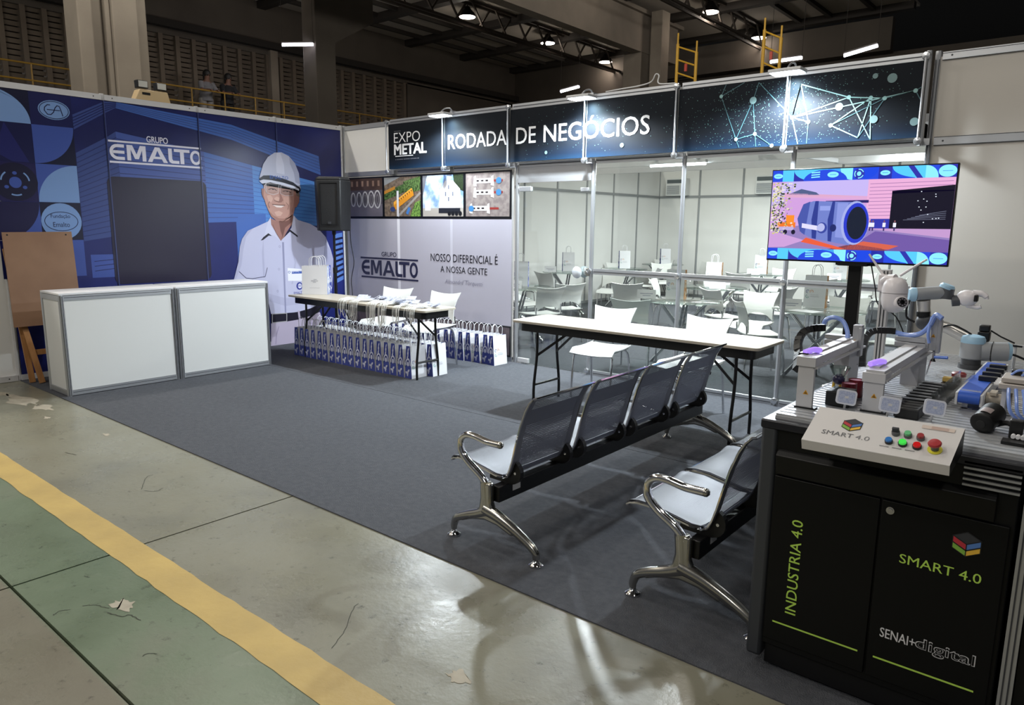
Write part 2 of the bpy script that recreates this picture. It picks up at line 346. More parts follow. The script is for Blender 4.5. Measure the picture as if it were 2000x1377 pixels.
MANL = {
 'wrL': [(-1.139,1.826),(-1.163,1.791),(-1.144,1.744)],
 'wrR': [(-0.907,1.818),(-0.87,1.78),(-0.888,1.73)],
 'eyeL': [(-1.149,1.971),(-1.109,1.984),(-1.061,1.978),(-1.033,1.964)],
 'eyeR': [(-0.947,1.956),(-0.906,1.965),(-0.861,1.96),(-0.829,1.945)],
 'browL': [(-1.168,2.008),(-1.107,2.022),(-1.031,2.01)],
 'browR': [(-0.953,1.998),(-0.875,1.998),(-0.814,1.977)],
 'neck1': [(-1.111,1.542),(-1.072,1.445),(-1.021,1.366)],
 'neck2': [(-0.978,1.543),(-0.971,1.445),(-0.991,1.366)],
 'nostr': [(-1.077,1.84),(-1.04,1.829),(-0.998,1.823)],
 'bagL': [(-1.144,1.941),(-1.094,1.931),(-1.045,1.941)],
 'bagR': [(-0.935,1.922),(-0.886,1.916),(-0.84,1.921)],
 'pants1': [(-1.092,0.249),(-1.131,0.151),(-1.15,0.02)],
 'pants2': [(-0.713,0.315),(-0.619,0.243),(-0.52,0.233)],
}
H, HF, HM, YB = 2.848, 2.216, 1.10, .06
# ---------------------------------------------------------------- floor of the hall, painted line, carpet
def floor_material():
    m = bpy.data.materials.new('painted_concrete_floor'); m.use_nodes = True; nt = m.node_tree; b = nt.nodes['Principled BSDF']; N = nt.nodes.new; K = nt.links.new
    tc = N('ShaderNodeTexCoord'); sp = N('ShaderNodeSeparateXYZ'); K(tc.outputs['Object'], sp.inputs[0])
    def noise(sc, det=6, rough=.6):
        n = N('ShaderNodeTexNoise'); n.inputs['Scale'].default_value = sc; n.inputs['Detail'].default_value = det; n.inputs['Roughness'].default_value = rough; K(tc.outputs['Object'], n.inputs[0]); return n.outputs['Fac']
    def ramp(src, e):
        r = N('ShaderNodeValToRGB'); K(src, r.inputs[0])
        while len(r.color_ramp.elements) < len(e): r.color_ramp.elements.new(.5)
        for q, (p, c) in zip(r.color_ramp.elements, e): q.position = p; q.color = L(c) if isinstance(c, str) else (c, c, c, 1)
        return r.outputs[0]
    def mix(f, a, c, mode='MIX'):
        x = N('ShaderNodeMixRGB'); x.blend_type = mode
        for i, v in ((0, f), (1, a), (2, c)):
            if isinstance(v, (int, float)): x.inputs[i].default_value = v
            else: K(v, x.inputs[i])
        return x.outputs[0]
    grey = ramp(noise(1.3), [(.3, '#6f6e63'), (.5, '#7b796a'), (.72, '#7f7e71')])
    green = ramp(noise(1.1), [(.3, '#58634f'), (.55, '#63705b'), (.75, '#6d6f60')])
    brown = ramp(noise(.8), [(.35, '#6b6658'), (.6, '#727060'), (.7, '#68705f')])
    def band(edge, w):    # 1 below the edge in y
        s = N('ShaderNodeMath'); s.operation = 'SUBTRACT'; s.inputs[0].default_value = edge; K(sp.outputs[1], s.inputs[1])
        d = N('ShaderNodeMath'); d.operation = 'DIVIDE'; d.inputs[1].default_value = w; d.use_clamp = True; K(s.outputs[0], d.inputs[0]); return d.outputs[0]
    c = mix(band(-4.93, .02), grey, green); c = mix(band(-5.41, .02), c, brown)
    chip = ramp(noise(5, 8, .75), [(.70, 0.0), (.715, 1.0)]); c = mix(chip, c, ramp(noise(9), [(.4, '#a59c8c'), (.6, '#b4ac9c')]))
    st = N('ShaderNodeTexNoise'); st.inputs['Scale'].default_value = 16; st.inputs['Detail'].default_value = 7; st.inputs['Roughness'].default_value = .75; K(tc.outputs['Object'], st.inputs[0])
    c = mix(.8, c, ramp(st.outputs['Fac'], [(.30, '#6e6a62'), (.42, '#ffffff')]), 'MULTIPLY')
    K(c, b.inputs['Base Color'])
    K(ramp(noise(2.2), [(.3, .22), (.7, .42)]), b.inputs['Roughness']); b.inputs['Specular IOR Level'].default_value = .45
    bp = N('ShaderNodeBump'); bp.inputs['Strength'].default_value = .12; bp.inputs['Distance'].default_value = .01; K(noise(30), bp.inputs['Height']); K(bp.outputs[0], b.inputs['Normal'])
    return m
FL = floor_material()
f = MB(); JW = .006
xs, ys = [-16, -7, 4.70, 16.4, 24], [-14, -5.41, 24]       # slabs with open joints between them
for i in range(len(xs)-1):
    for j in range(len(ys)-1): f.box((xs[i]+JW, ys[j]+JW, -.06), (xs[i+1]-JW, ys[j+1]-JW, 0))
fo = struct(f.build('floor', FL, smooth=False))
g = MB().box((-16, -14, -.1), (24, 24, -.03)); struct(g.build('trim_1', mat('joint_filler', '#2c2a26', .9), fo))
def yellow_mat():
    m = mat('worn_yellow_paint', '#b89d5c', .55, col2='#a88f55', nscale=3, bump=.2, bscale=25); return m
yl = MB(); n = 220; x0, x1 = -8, 12; top = []; bot = []
for i in range(n+1):
    x = x0+(x1-x0)*i/n; top.append((x, -4.846+random.uniform(-.004, .004))); bot.append((x, -5.006+random.uniform(-.005, .005)))
yl.v = [Vector((x, y, .0015)) for x, y in top]+[Vector((x, y, .0015)) for x, y in bot]
yl.f = [(i, n+1+i, n+2+i, i+1) for i in range(n)]; yl.m = [0]*n
struct(yl.build('trim_2', yellow_mat(), smooth=False))
# flaked patches of bare screed
def blob(cx, cy, r, seed, sx=1):
    random.seed(seed); k = 40; ph = [random.uniform(0, 6) for _ in range(5)]
    return [(cx+sx*r*cos(2*pi*i/k)*(1+.28*sin(3*2*pi*i/k+ph[0])+.18*sin(7*2*pi*i/k+ph[1])+.1*sin(11*2*pi*i/k+ph[2])+random.uniform(-.07, .07)),
             cy+r*sin(2*pi*i/k)*(1+.28*sin(4*2*pi*i/k+ph[3])+.15*sin(9*2*pi*i/k+ph[4])+random.uniform(-.07, .07))) for i in range(k)]
sc = MB()
for i, (cx, cy, r, sx) in enumerate(((.95, -4.26, .085, 3.2), (1.35, -4.22, .06, 2.2), (.55, -4.3, .05, 2), (5.22, -5.16, .035, 1.6), (4.9, -5.62, .05, 1.5), (2.6, -4.2, .02, 2), (1.75, -4.32, .02, 2), (6.62, -4.6, .03, 1.5))):
    p = blob(cx, cy, r, i, sx); sc.add([(x, y, .0012) for x, y in p], [tuple(range(len(p)))])
struct(sc.build('trim_3', mat('bare_screed', '#a8a090', .8, col2='#978f80', nscale=14), smooth=False)); random.seed(11)
cr = Print((0, 0, .001), (1, 0, 0), (0, 1, 0), .0004); CRK = mat('floor_crack', '#3c3d35', .9); random.seed(2)
for pts, w in (([(5.097, -5.376), (5.08, -5.347), (5.1, -5.316)], .004), ([(5.106, -5.271), (5.137, -5.236), (5.209, -5.209)], .004), ([(5.239, -5.228), (5.312, -5.2), (5.325, -5.175), (5.4, -5.162)], .005), ([(4.374, -5.2), (4.356, -5.178)], .004),
    ([(2.833, -4.561), (2.947, -4.528)], .007), ([(4.285, -4.978), (4.28, -4.939), (4.345, -4.914)], .004), ([(5.652, -5.266), (5.656, -5.245), (5.678, -5.226)], .004), ([(3.971, -4.521), (4.029, -4.486), (4.009, -4.431)], .004), ([(3.932, -4.526), (3.753, -4.417), (3.736, -4.37)], .004), ([(6.14, -4.787), (6.077, -4.68), (5.976, -4.563), (5.953, -4.514)], .003), ([(4.835, -5.166), (4.865, -5.155)], .004)):
    c_ = bez([(x, y, 0) for x, y in pts], 6); cr.line([(q.x+random.uniform(-.003, .003), q.y+random.uniform(-.003, .003)) for q in c_], w*.7, CRK, 1)
struct(cr.put('trim_26'))
# needle-felt carpet: three strips with open seams
CARPET = mat('grey_carpet', '#505258', .95, col2='#5a5c62', nscale=30, bump=.9, bscale=220, spec=.15, lo=.3, hi=.7)
cp = MB()
for ya, yb in ((-4.0, -1.935), (-1.929, 1.2), (1.206, 9.2)):
    cp.box((.02, ya, .0), (9.6, yb, .006))
struct(cp.build('trim_4', CARPET, smooth=False))
# ---------------------------------------------------------------- stand walls of octagonal posts, rails and infill panels
def post(mb, x, y, z0, z1, r=.022): mb.tube([(x, y, z0), (x, y, z1)], r, 8)
def rail(mb, p, q, h=.05, w=.03):
    mb.bar(p, q, w, h)
    d = (Vector(q)-Vector(p)).normalized(); n = Vector((-d.y, d.x, 0))
wl = MB().box((-.014, -7.0, .03), (0, -4.02, H-.03)).box((-.016, -4.0, .03), (-.002, 0, H-.03))
wleft = struct(wl.build('wall_left', PANEL, smooth=False))
fr = MB()
for k in range(0, 8): post(fr, 0, -k, 0, H+.01)
for k in range(0, 7):
    for z in (H-.028, .032): rail(fr, (0, -k-.015, z), (0, -k-.985, z), .056, .062)
struct(fr.build('trim_5', ALUW, wleft))
sc = MB()
for k in range(0, 5):
    for dy in (-.09, -.91):
        for z in (H-.028, .032): sc.cyl((.030, -k+dy, z), (.0325, -k+dy, z), .006, 8)
struct(sc.build('trim_6', BLACK, wleft))
# back wall: solid to x=3, door, glazing to x=7, solid again to the right; the fascia stands 6 cm proud of it
wb = MB().box((0, YB-.008, .03), (3.0, YB+.008, H-.03)); wb.box((1.0, .0, HF+.02), (7.0, .03, H-.03)); wb.c = 1
wb.box((7.05, YB-.008, .03), (10.0, YB+.008, H-.03))
wback = struct(wb.build('wall_back', [PANEL, GREYP], smooth=False))
fr = MB()
for k in (0, 1, 2, 3, 4, 5, 6, 7, 8, 9): post(fr, k+(.05 if k > 0 else 0), YB, 0, HF if 0 < k < 7 else H+.012)
post(fr, 7.0, .0, HF-.03, H+.012, .02)
for k in range(0, 10):
    o = .05 if k > 0 else 0
    if k < 7:
        rail(fr, (k+.03, 0 if k else YB, H-.028), (k+.97, 0 if k else YB, H-.028), .056, .04); rail(fr, (k+.03+o, YB, HF), (k+1.02, YB, HF), .056, .036)
    else:
        for z in (H-.028, HF, .032): rail(fr, (k+.08, YB, z), (k+1.02, YB, z), .056, .036)
for k in (4, 5, 6):
    for z in (HM, .03): rail(fr, (k+.08, YB, z), (k+1.02, YB, z), .058, .034)
for k in (0, 1, 2): rail(fr, (k+.05, YB, .032), (k+1, YB, .032), .056, .03)
fr.box((3.07, YB-.012, 2.07), (4.03, YB+.012, 2.19)); rail(fr, (3.07, YB, 2.05), (4.03, YB, 2.05), .05, .04)
for k in range(1, 8): fr.box((k-.012, .0, HF-.028), (k+.06, YB, HF+.02))
struct(fr.build('trim_7', ALU, wback))
gr = MB()
for k in range(1, 7): gr.box((k+.04, -.022, H-.032), (k+.96, -.0195, H-.024)); gr.box((k+.09, YB-.0205, HF-.004), (k+1.01, YB-.0175, HF+.004))
for k in (4, 5, 6): gr.box((k+.09, YB-.019, HM-.003), (k+1.01, YB-.0165, HM+.003)); gr.box((k+.09, YB-.019, .027), (k+1.01, YB-.0165, .034))
for k in (7, 8):
    for dx in (.14, .94):
        for z in (H-.028, HF): gr.cyl((k+dx, YB-.0205, z), (k+dx, YB-.0175, z), .007, 8)
    for z in (H-.056, H-.01, HF-.029, HF+.029): gr.box((k+.08, YB-.0195, z-.002), (k+1.02, YB-.0175, z+.002))
for dx in (-.012, .012): gr.box((7.05+dx-.002, YB-.027, .06), (7.05+dx+.002, YB-.02, H-.05))
struct(gr.build('trim_8', ALUD, wback))
kn = MB(); KP = [(.0, -.062), (.026, -.058), (.030, -.05), (.030, -.036), (.012, -.034), (.012, -.02)]
for k in range(1, 8):
    for z in (H-.03, HF): kn.lathe(KP, (k-.01, 0, z), 16, 'y')
for k in (4, 5, 6): kn.lathe(KP, (k+.05, YB+.01, HM), 16, 'y')
for k in (4, 6): kn.lathe(KP, (k+.05, YB+.01, .05), 16, 'y')
fp = MB()
for k in range(1, 8): fp.tube([(k-.01, -.052, HF), (k-.01, -.052, H-.03)], .009, 8)
struct(kn.build('trim_9', mat('cap_silver', '#c8cace', .25, .9), wback)); struct(fp.build('trim_10', ALU, wback))
n = 0
for k in (4, 5, 6):
    for z0, z1 in ((.06, HM-.03), (HM+.03, HF-.03)):
        n += 1; struct(MB().box((k+.072, YB-.003, z0), (k+1.028, YB+.003, z1)).build('window_%d' % n, GLASS, smooth=False))
dr = struct(MB().box((3.085, YB-.006, .012), (4.025, YB+.006, 2.02)).build('door_1', GLASS, smooth=False))
struct(MB().box((3.08, YB-.016, .02), (3.24, YB+.016, .07)).box((3.07, YB-.012, .0), (3.14, YB+.012, .02)).build('door_pivot', ALUW, dr, bevel=.004))
struct(MB().box((3.09, YB-.02, 1.93), (3.25, YB+.02, 1.985)).box((3.90, YB-.016, 1.915), (4.0, YB+.016, 1.955)).build('door_patch', ALU, dr, bevel=.005))
k_ = MB()
for s in (-1, 1): k_.lathe([(.005, .006*s), (.012, .03*s), (.032, .04*s), (.055, .052*s), (.062, .066*s), (.045, .082*s), (.012, .086*s)], (3.915, YB, 1.085), 20, 'y')
struct(k_.build('door_knob', mat('clear_acrylic', '#d9dfe6', .08, .3, spec=1), dr))
struct(MB().box((3.97, YB-.024, 1.05), (4.045, YB+.024, 1.13)).cyl((4.005, YB-.034, 1.09), (4.005, YB+.034, 1.09), .016).build('door_lock', CHROMED, dr, bevel=.004))
# meeting room: white panel walls, posts and rails
D = 8.93
rm = MB().box((-.014, .12, .03), (0, D, 2.86)); wrl = struct(rm.build('wall_far_left', PANEL, smooth=False))
rm = MB().box((0, D, .03), (9.9, D+.014, 2.86)); wrb = struct(rm.build('wall_far_back', PANEL, smooth=False))
rm = MB().box((9.9, .12, .03), (9.914, D, 2.86)); struct(rm.build('wall_right', PANEL, smooth=False))
fr = MB()
for k in range(1, 10): post(fr, 0, k*.993, 0, 2.88)
for k in range(1, 10): post(fr, k*.99, D, 0, 2.88)
for z in (HF, 2.83, .03):
    rail(fr, (.005, .12, z), (.005, D, z), .05, .03); rail(fr, (.03, D-.005, z), (9.85, D-.005, z), .05, .03)
struct(fr.build('trim_11', mat('room_aluminium', '#8d9092', .5, .3), wrl))
bm_ = MB()
for y, z in ((2.08, 2.385), (5.0, 2.54)): bm_.bar((.02, y, z), (9.85, y, z), .05, .13)
bm_.bar((4.97, .11, 2.40), (4.97, 8.8, 2.62), .05, .06).bar((7.0, .11, 2.40), (7.0, 8.8, 2.62), .05, .06)
struct(bm_.build('trim_12', ALUW, wrl))
# ---------------------------------------------------------------- printed wall mural
N0, N1, N2, N3, N4 = P('#121a55'), P('#0a0d2e'), P('#3a4f9a'), P('#7191c4'), P('#1b2a72')
STR, STRL = P('#34447f'), P('#202a62'); LB1, LB2 = P('#3d62ae'), P('#4b80c6')
WH = P('#dcdcec'); WHT = P('#c9cbe0'); INK = P('#15163f')
mural = thing('wall_mural', 'blue printed company mural covering the wall behind the white counter', 'mural', (.0, -2, .06))
p = Print((.0245, 0, 0), (0, 1, 0), (0, 0, 1))
GRAD = mat('print_navy_haze', '#161b50', .33, col2='#232d78', nscale=.55, lo=.35, hi=.7)
p.rect(-3.98, .06, -.025, 2.79, GRAD, 0)
def stripes(a, b, c, d, nl, fill, ink, l=1, w=.007):     # a-b upper edge, d-c lower edge
    p.poly([a, b, c, d], fill, l)
    for i in range(1, nl):
        t = i/nl; p.line([(a[0]+(d[0]-a[0])*t, a[1]+(d[1]-a[1])*t), (b[0]+(c[0]-b[0])*t, b[1]+(c[1]-b[1])*t)], w, ink, l+1)
stripes((-3.3, 2.614), (-2.99, 2.78), (-2.99, 2.665), (-3.3, 2.47), 5, STR, N0)
stripes((-2.99, 2.78), (-2.87, 2.785), (-2.88, 2.73), (-2.99, 2.665), 5, STR, N0)
stripes((-2.87, 2.788), (-1.6, 2.70), (-1.6, 2.527), (-2.88, 2.728), 5, LB1, STR); stripes((-1.6, 2.70), (-.38, 2.43), (-.36, 2.19), (-1.6, 2.527), 6, LB1, STR)
stripes((-3.3, 2.243), (-3.0, 2.42), (-3.05, 1.40), (-3.3, 1.36), 18, STR, STRL)
stripes((-3.0, 2.42), (-2.9, 2.49), (-2.88, 1.43), (-3.05, 1.40), 18, STR, STRL)
stripes((-2.9, 2.49), (-1.95, 2.36), (-1.95, 1.56), (-2.88, 1.43), 15, P('#40549a'), STRL)
stripes((-1.95, 2.36), (-1.35, 2.25), (-1.35, 1.58), (-1.95, 1.56), 14, LB1, STR); stripes((-1.35, 2.25), (-.28, 2.07), (-.25, 1.52), (-1.35, 1.58), 13, LB2, LB1)
p.poly(arc(-1.48, 1.55, .12, .12, 90, 180, 8)+[(-1.6, 1.0), (-1.2, 1.0), (-1.2, 1.67)], LB1, 3)
p.rect(-3.25, .98, -2.95, 1.22, N2, 1); stripes((-3.22, 1.2), (-2.95, 1.22), (-2.95, 1.03), (-3.22, 1.0), 4, N2, N0, 2)
p.poly([(-3.19, .62), (-3.19, .86), (-3.1, .86), (-3.1, .8), (-3.04, .8), (-3.04, .86), (-2.98, .86), (-2.98, .62)], N2, 1)
for a, b_ in ((-.14, -.06), (.0, 0)):
    if a: stripes((-.17, 1.42), (-.04, 1.44), (-.04, .8), (-.17, .75), 9, P('#5a7fc8'), INK, 1, .03)
# tile pattern down the left edge
def tile(cx, cz, bg): p.rect(cx-.1835, cz-.1835, cx+.1835, cz+.1835, bg, 3)
ca, cb = -3.857, -3.489; T_ = .1835
for cx, cz, bg in ((ca, 2.667, N1), (cb, 2.667, P('#11164a')), (ca, 2.3, P('#0d1040')), (cb, 2.3, N1), (ca, 1.931, P('#1a1447')), (cb, 1.931, N2), (ca, 1.56, N2), (cb, 1.56, N1), (ca, 1.19, N0), (cb, 1.19, N2)): tile(cx, cz, bg)
p.rect(-3.98, 2.79, -3.3, 2.792, N1, 3)
p.poly([(-4.0+.02, 2.484)]+arc(-4.04, 2.484, .365, .31, 0, 84, 16)+[(-3.98, 2.79)], N3, 4)
p.pie(cb-T_, 2.3+T_, .366, 270, 360, N2, 4)
p.pie(cb+T_, 1.931-T_, .366, 90, 180, N3, 4)
p.pie(ca-T_, 1.56+T_, .366, 270, 360, P('#14103c'), 4)
p.poly([(-4.0, 2.2), (-3.9, 2.48), (-3.72, 2.12), (-3.86, 2.12)], P('#191c5a'), 4)
p.oval(ca, 1.931, .19, .18, P('#0e0b2c'), 4); p.oval(ca, 1.925, .052, .053, N2, 5)
for a in (90, 210, 330):
    p.oval(ca+.088*cos(radians(a)), 1.925+.088*sin(radians(a)), .019, .016, N2, 5)
    b_ = radians(a+60); p.ring(ca+.02*cos(b_), 1.925+.02*sin(b_), .1, .1, .013, N3, 5, a+35, a+85)
p.oval(-3.463, 2.637, .14, .092, N3, 4); p.ring(-3.463, 2.637, .128, .081, .006, INK, 5)
p.line([(x-3.463, z+2.637) for x, z in ((-.03, .045), (-.055, .045), (-.08, .02), (-.085, -.01), (-.06, -.045), (-.03, -.045), (-.005, -.02), (.01, .02), (.03, .045), (.05, .04), (.06, .01), (.075, -.05))], .008, INK, 5)
p.line([(-3.525, 2.637), (-3.41, 2.637)], .007, INK, 5)
p.oval(-3.49, 1.56, .183, .18, N3, 4); p.ring(-3.492, 1.56, .15, .093, .006, INK, 5)
p.text('Fundação', -3.585, 1.585, -3.41, 1.63, INK, 5); p.text('Emalto', -3.57, 1.505, -3.42, 1.552, INK, 5)
# heading
def emalto(q, x0, z0, w, h, m, l=5):     # wide rounded capitals with a curved E
    s = h*.2; c = lambda a, b: (x0+a*w, z0+b*h)
    r = h*.4; e = arc(x0+.135*w-.5*r+.0*w, z0+h-r-s/2+s*.0, r*1.0, r, 90, 180, 8)
    cx = x0+s/2+r
    q.line([(x0+.15*w, z0+h-s/2)]+[(cx+r*cos(radians(a)), z0+h-s/2-r+r*sin(radians(a))) for a in range(90, 181, 15)]+[(cx+r*cos(radians(a)), z0+s/2+r+r*sin(radians(a))) for a in range(195, 271, 15)]+[(x0+.15*w, z0+s/2)], s, m, l)
    q.line([(x0+.03*w, z0+h*.5), (x0+.15*w, z0+h*.5)], s*.95, m, l)
    q.poly([c(.175, 0), c(.175, 1), c(.235, 1), c(.275, .42), c(.315, 1), c(.375, 1), c(.375, 0), c(.335, 0), c(.335, .72), c(.295, .12), c(.255, .12), c(.215, .72), c(.215, 0)], m, l)
    q.poly([c(.39, 0), c(.475, 1), c(.525, 1), c(.61, 0), c(.562, 0), c(.545, .22), c(.455, .22), c(.437, 0)], m, l)
    q.poly([c(.472, .38), c(.5, .78), c(.528, .38)], P('#40549a') if m is WH else q.bg, l+1)
    q.poly([c(.62, 1), c(.662, 1), c(.662, .3), c(.672, .2), c(.74, .2), c(.74, 0), c(.655, 0), c(.63, .08), c(.62, .25)], m, l)
    q.poly([c(.685, 1), c(.865, 1), c(.865, .8), c(.797, .8), c(.797, 0), c(.753, 0), c(.753, .8), c(.685, .8)], m, l)
    q.line([(x0+w*.935+.052*w*cos(radians(a))*(1 if abs(cos(radians(a))) < .9 else 1), z0+h*.5+.40*h*sin(radians(a))) for a in range(0, 361, 12)], s*.9, m, l)
p.text('GRUPO', -2.59, 2.41, -2.36, 2.475, WH, 5, .02)
p.rect(-2.985, 2.383, -1.985, 2.402, WH, 5); p.rect(-2.985, 2.17, -1.985, 2.19, WH, 5); emalto(p, -2.978, 2.205, .99, .16, WH)
def rrect(x0, z0, x1, z1, r): return arc(x1-r, z1-r, r, r, 0, 90, 6)+arc(x0+r, z1-r, r, r, 90, 180, 6)+arc(x0+r, z0+r, r, r, 180, 270, 6)+arc(x1-r, z0+r, r, r, 270, 360, 6)
p.poly(rrect(-3.03, .90, -1.95, 2.03, .07), P('#1c1530'), 5)
for y in (-1, -2, -3): p.rect(y-.008, .06, y+.008, 2.79, P('#12173f'), 8); p.rect(y+.004, .06, y+.009, 2.79, P('#4a5690'), 9)
p.put('printed_sheet', mural)
# printed figure of the old man in the helmet
q = Print((.0315, 0, 0), (0, 1, 0), (0, 0, 1), .0005)
SKIN, SKD = P('#b78d82'), P('#946a62'); SH, SHD = P('#bcbcd6'), P('#9c9cba'); DK = P('#1c1a28'); SKH, SKS = P('#c9a296'), P('#74504a')
def mp(n, c, l): q.poly(MAN[n] if n in MAN else MANX[n], c, l)
def ml(n, w, c, l): q.line(MANL[n], w, c, l)
mp('earL', SKD, 1); mp('earR', SKD, 1); mp('neck', P('#9a7068'), 1); mp('neckshade', SKS, 2); mp('face', SKIN, 2); mp('faceshade', P('#a67c72'), 3); mp('sideR', SKD, 4); mp('jawsh', P('#a0766c'), 4); mp('hairR', P('#6d625f'), 5)
mp('foreheadsh', P('#7d5a52'), 5); mp('cheekL', SKH, 5); mp('cheekR', P('#bf968a'), 5); mp('chinhi', SKH, 5); mp('noseR', SKD, 5); mp('nosetip', SKH, 6)
mp('glassL', P('#b09088'), 6); mp('glassR', P('#94766f'), 6)
for n in ('eyeL', 'eyeR'):
    ml(n, .009, P('#3b2a2c'), 7)
    (ya, za), (yb, zb) = MANL[n][1], MANL[n][2]; q.oval((ya+yb)/2, (za+zb)/2-.004, .010, .008, P('#241a1c'), 8)
for n in ('browL', 'browR'): ml(n, .010, P('#8d7d78'), 7)
for n in ('bagL', 'bagR'): ml(n, .005, SKD, 7)
for n in ('wrL', 'wrR', 'nostr', 'neck1', 'neck2'): ml(n, .006, SKS, 7)
mp('mouth', P('#e3d3d0'), 6); mp('lipsh', SKS, 7)
q.line(MAN['glassL']+[MAN['glassL'][0]], .004, P('#d8d3da'), 9); q.line(MAN['glassR']+[MAN['glassR'][0]], .004, P('#c8c0c8'), 9)
q.line([MAN['glassL'][-1], MAN['glassL'][1], MAN['earL'][1]], .006, P('#cfc9cf'), 9)
mp('shirt', SH, 2); mp('sleeveR', P('#a9a9c6'), 3); mp('shL', P('#adadc9'), 3); mp('shfold1', P('#adadc9'), 3); mp('shfold2', P('#b0b0cb'), 3); mp('shbelly', P('#b0b0cb'), 3); mp('collarL', P('#c6c6dd'), 4); mp('collarR', P('#c6c6dd'), 4); mp('collshL', DK, 5); mp('collshR', DK, 5)
q.line(MAN['pocket'], .008, P('#3c3c58'), 4); mp('plicket', P('#8e8fae'), 4); q.line(MAN['armline'], .008, SHD, 4)
for a, b_ in ((-1.028, 1.268), (-1.053, .981), (-1.086, .703)): q.ring(a, b_, .011, .013, .004, P('#8d8dab'), 5)
mp('pants', P('#b3a8bd'), 3); mp('belt', DK, 4); q.line(MAN['buckle']+[MAN['buckle'][0]], .01, P('#a8a6a8'), 5); mp('loop', P('#b3a8bd'), 5); ml('pants1', .008, P('#8f84a0'), 5); ml('pants2', .008, P('#8f84a0'), 5)
mp('badge', P('#e8e8f2'), 4); mp('badgeblue', P('#3557a8'), 5); q.ring(-.904, .937, .016, .013, .006, P('#3557a8'), 5); q.text('EMALTO', -.858, .93, -.69, .955, P('#e8e8f2'), 6)
q.oval(-.759, .75, .047, .05, P('#28338a'), 4); q.oval(-.755, .75, .03, .032, P('#d9d9ea'), 5); q.rect(-.79, .757, -.73, .763, P('#28338a'), 6); q.rect(-.79, .742, -.73, .748, P('#28338a'), 6); q.text('EMALTO', -.85, .648, -.69, .678, P('#28338a'), 4)
mp('helmet', P('#b5b9d0'), 5); mp('ridge', P('#c8cbe0'), 6); mp('helmsh', P('#9a9eb8'), 6); mp('brimdark', P('#20222e'), 7); mp('brim', P('#ccd0e2'), 8); mp('brimlow', P('#15151f'), 7)
q.text('EMALTO', -1.12, 2.105, -.86, 2.145, P('#2d5cb4'), 8)
q.put('printed_figure', mural)
# ---------------------------------------------------------------- grey company panel beside the door
BK = P('#0c0d12'); GREY = P('#b2b0be', .45); NAVY = P('#181a3c')
pan = thing('company_banner', 'light grey company banner with a strip of four photographs on top', 'banner', (1.5, YB-.03, .06))
p = Print((0, YB-.0285, 0), (1, 0, 0), (0, 0, 1)); p.bg = GREY
for x0, x1 in ((.05, 1.075), (1.125, 2.03), (2.07, 2.995)): p.rect(x0, .42, x1, 1.65, GREY, 1)
p.rect(1.075, .42, 1.125, 1.65, P('#e4e4ee', .3), 1); p.rect(2.03, .42, 2.07, 1.65, P('#c4c3d0', .3), 1); p.rect(1.08, 1.66, 1.12, 1.98, P('#cfcfd8', .3), 8)  # lighter strips put the gleam over the lit posts into the print
p.rect(.05, .06, 2.995, .42, BK, 1); p.rect(.07, .08, 2.975, .40, P('#4a4148', .5, col2='#6a5d62', nscale=9), 2)
p.text('GRUPO', .76, 1.14, 1.05, 1.20, NAVY, 4, .01); p.rect(.32, 1.10, 1.46, 1.122, NAVY, 4); p.rect(.33, .845, 1.46, .867, NAVY, 4); emalto(p, .34, .885, 1.11, .20, NAVY, 4)
INKD = P('#14141c')
p.text('NOSSO DIFERENCIAL É', 1.69, 1.115, 2.79, 1.235, INKD, 4); p.text('A NOSSA GENTE', 1.86, .985, 2.63, 1.065, INKD, 4)
p.text('Alexandre Torquetti', 1.93, .835, 2.55, .905, P('#77758a'), 4, -.012, shear=.03); p.line([(2.23, .893), (2.27, .905), (2.34, .903)], .004, P('#77758a'), 4)
# strip of photographs
def NZ(a, b, s): return mat('print_%s_%s' % (a[1:], b[1:]), a, .4, col2=b, nscale=s, lo=.42, hi=.58)
def R_(x0, z0, x1, z1, c, l=3): p.rect(x0, z0, x1, z1, P(c) if isinstance(c, str) else c, l)
R_(.05, 1.63, 2.99, 2.17, '#0c0d12', 2)
R_(.12, 1.66, .80, 2.09, '#55505a', 3); R_(.12, 2.0, .80, 2.15, '#4a3a34', 4); R_(.12, 1.66, .80, 1.82, '#6d6874', 4)
for i in range(6): R_(.16+i*.11, 2.05, .20+i*.11, 2.12, '#8d7468', 5)
for i in range(5):
    p.ring(.2+i*.125, 1.88, .045+.004*i, .085+.006*i, .02, P('#b9b8bd'), 5); p.ring(.2+i*.125, 1.88, .022, .06, .012, P('#7d7a80'), 6)
R_(.84, 1.66, 1.52, 2.15, NZ('#5c4f45', '#7a6b5e', 25), 3); p.poly([(.84, 1.86), (.84, 1.96), (1.52, 2.15), (1.52, 2.04)], NZ('#233319', '#51703f', 38), 4); p.poly([(1.2, 2.09), (1.52, 2.15), (1.52, 1.98), (1.25, 1.94)], NZ('#2c3d1e', '#5d7a44', 40), 5)
p.poly([(.84, 2.05), (.84, 2.15), (1.15, 2.15)], P('#8f9397'), 4); p.poly([(.84, 1.98), (1.05, 2.04), (1.05, 2.0), (.84, 1.94)], P('#b07a30'), 5)
p.poly([(1.02, 1.80), (1.38, 1.98), (1.40, 1.92), (1.05, 1.74)], P('#d08a25'), 6); p.poly([(1.02, 1.84), (1.36, 2.01), (1.38, 1.98), (1.02, 1.80)], P('#e2a23c'), 6); p.oval(1.0, 1.75, .05, .03, P('#31406e'), 6)
for i in range(8): p.oval(1.09+i*.038, 1.845+i*.019, .01, .012, P('#6b4415'), 7)
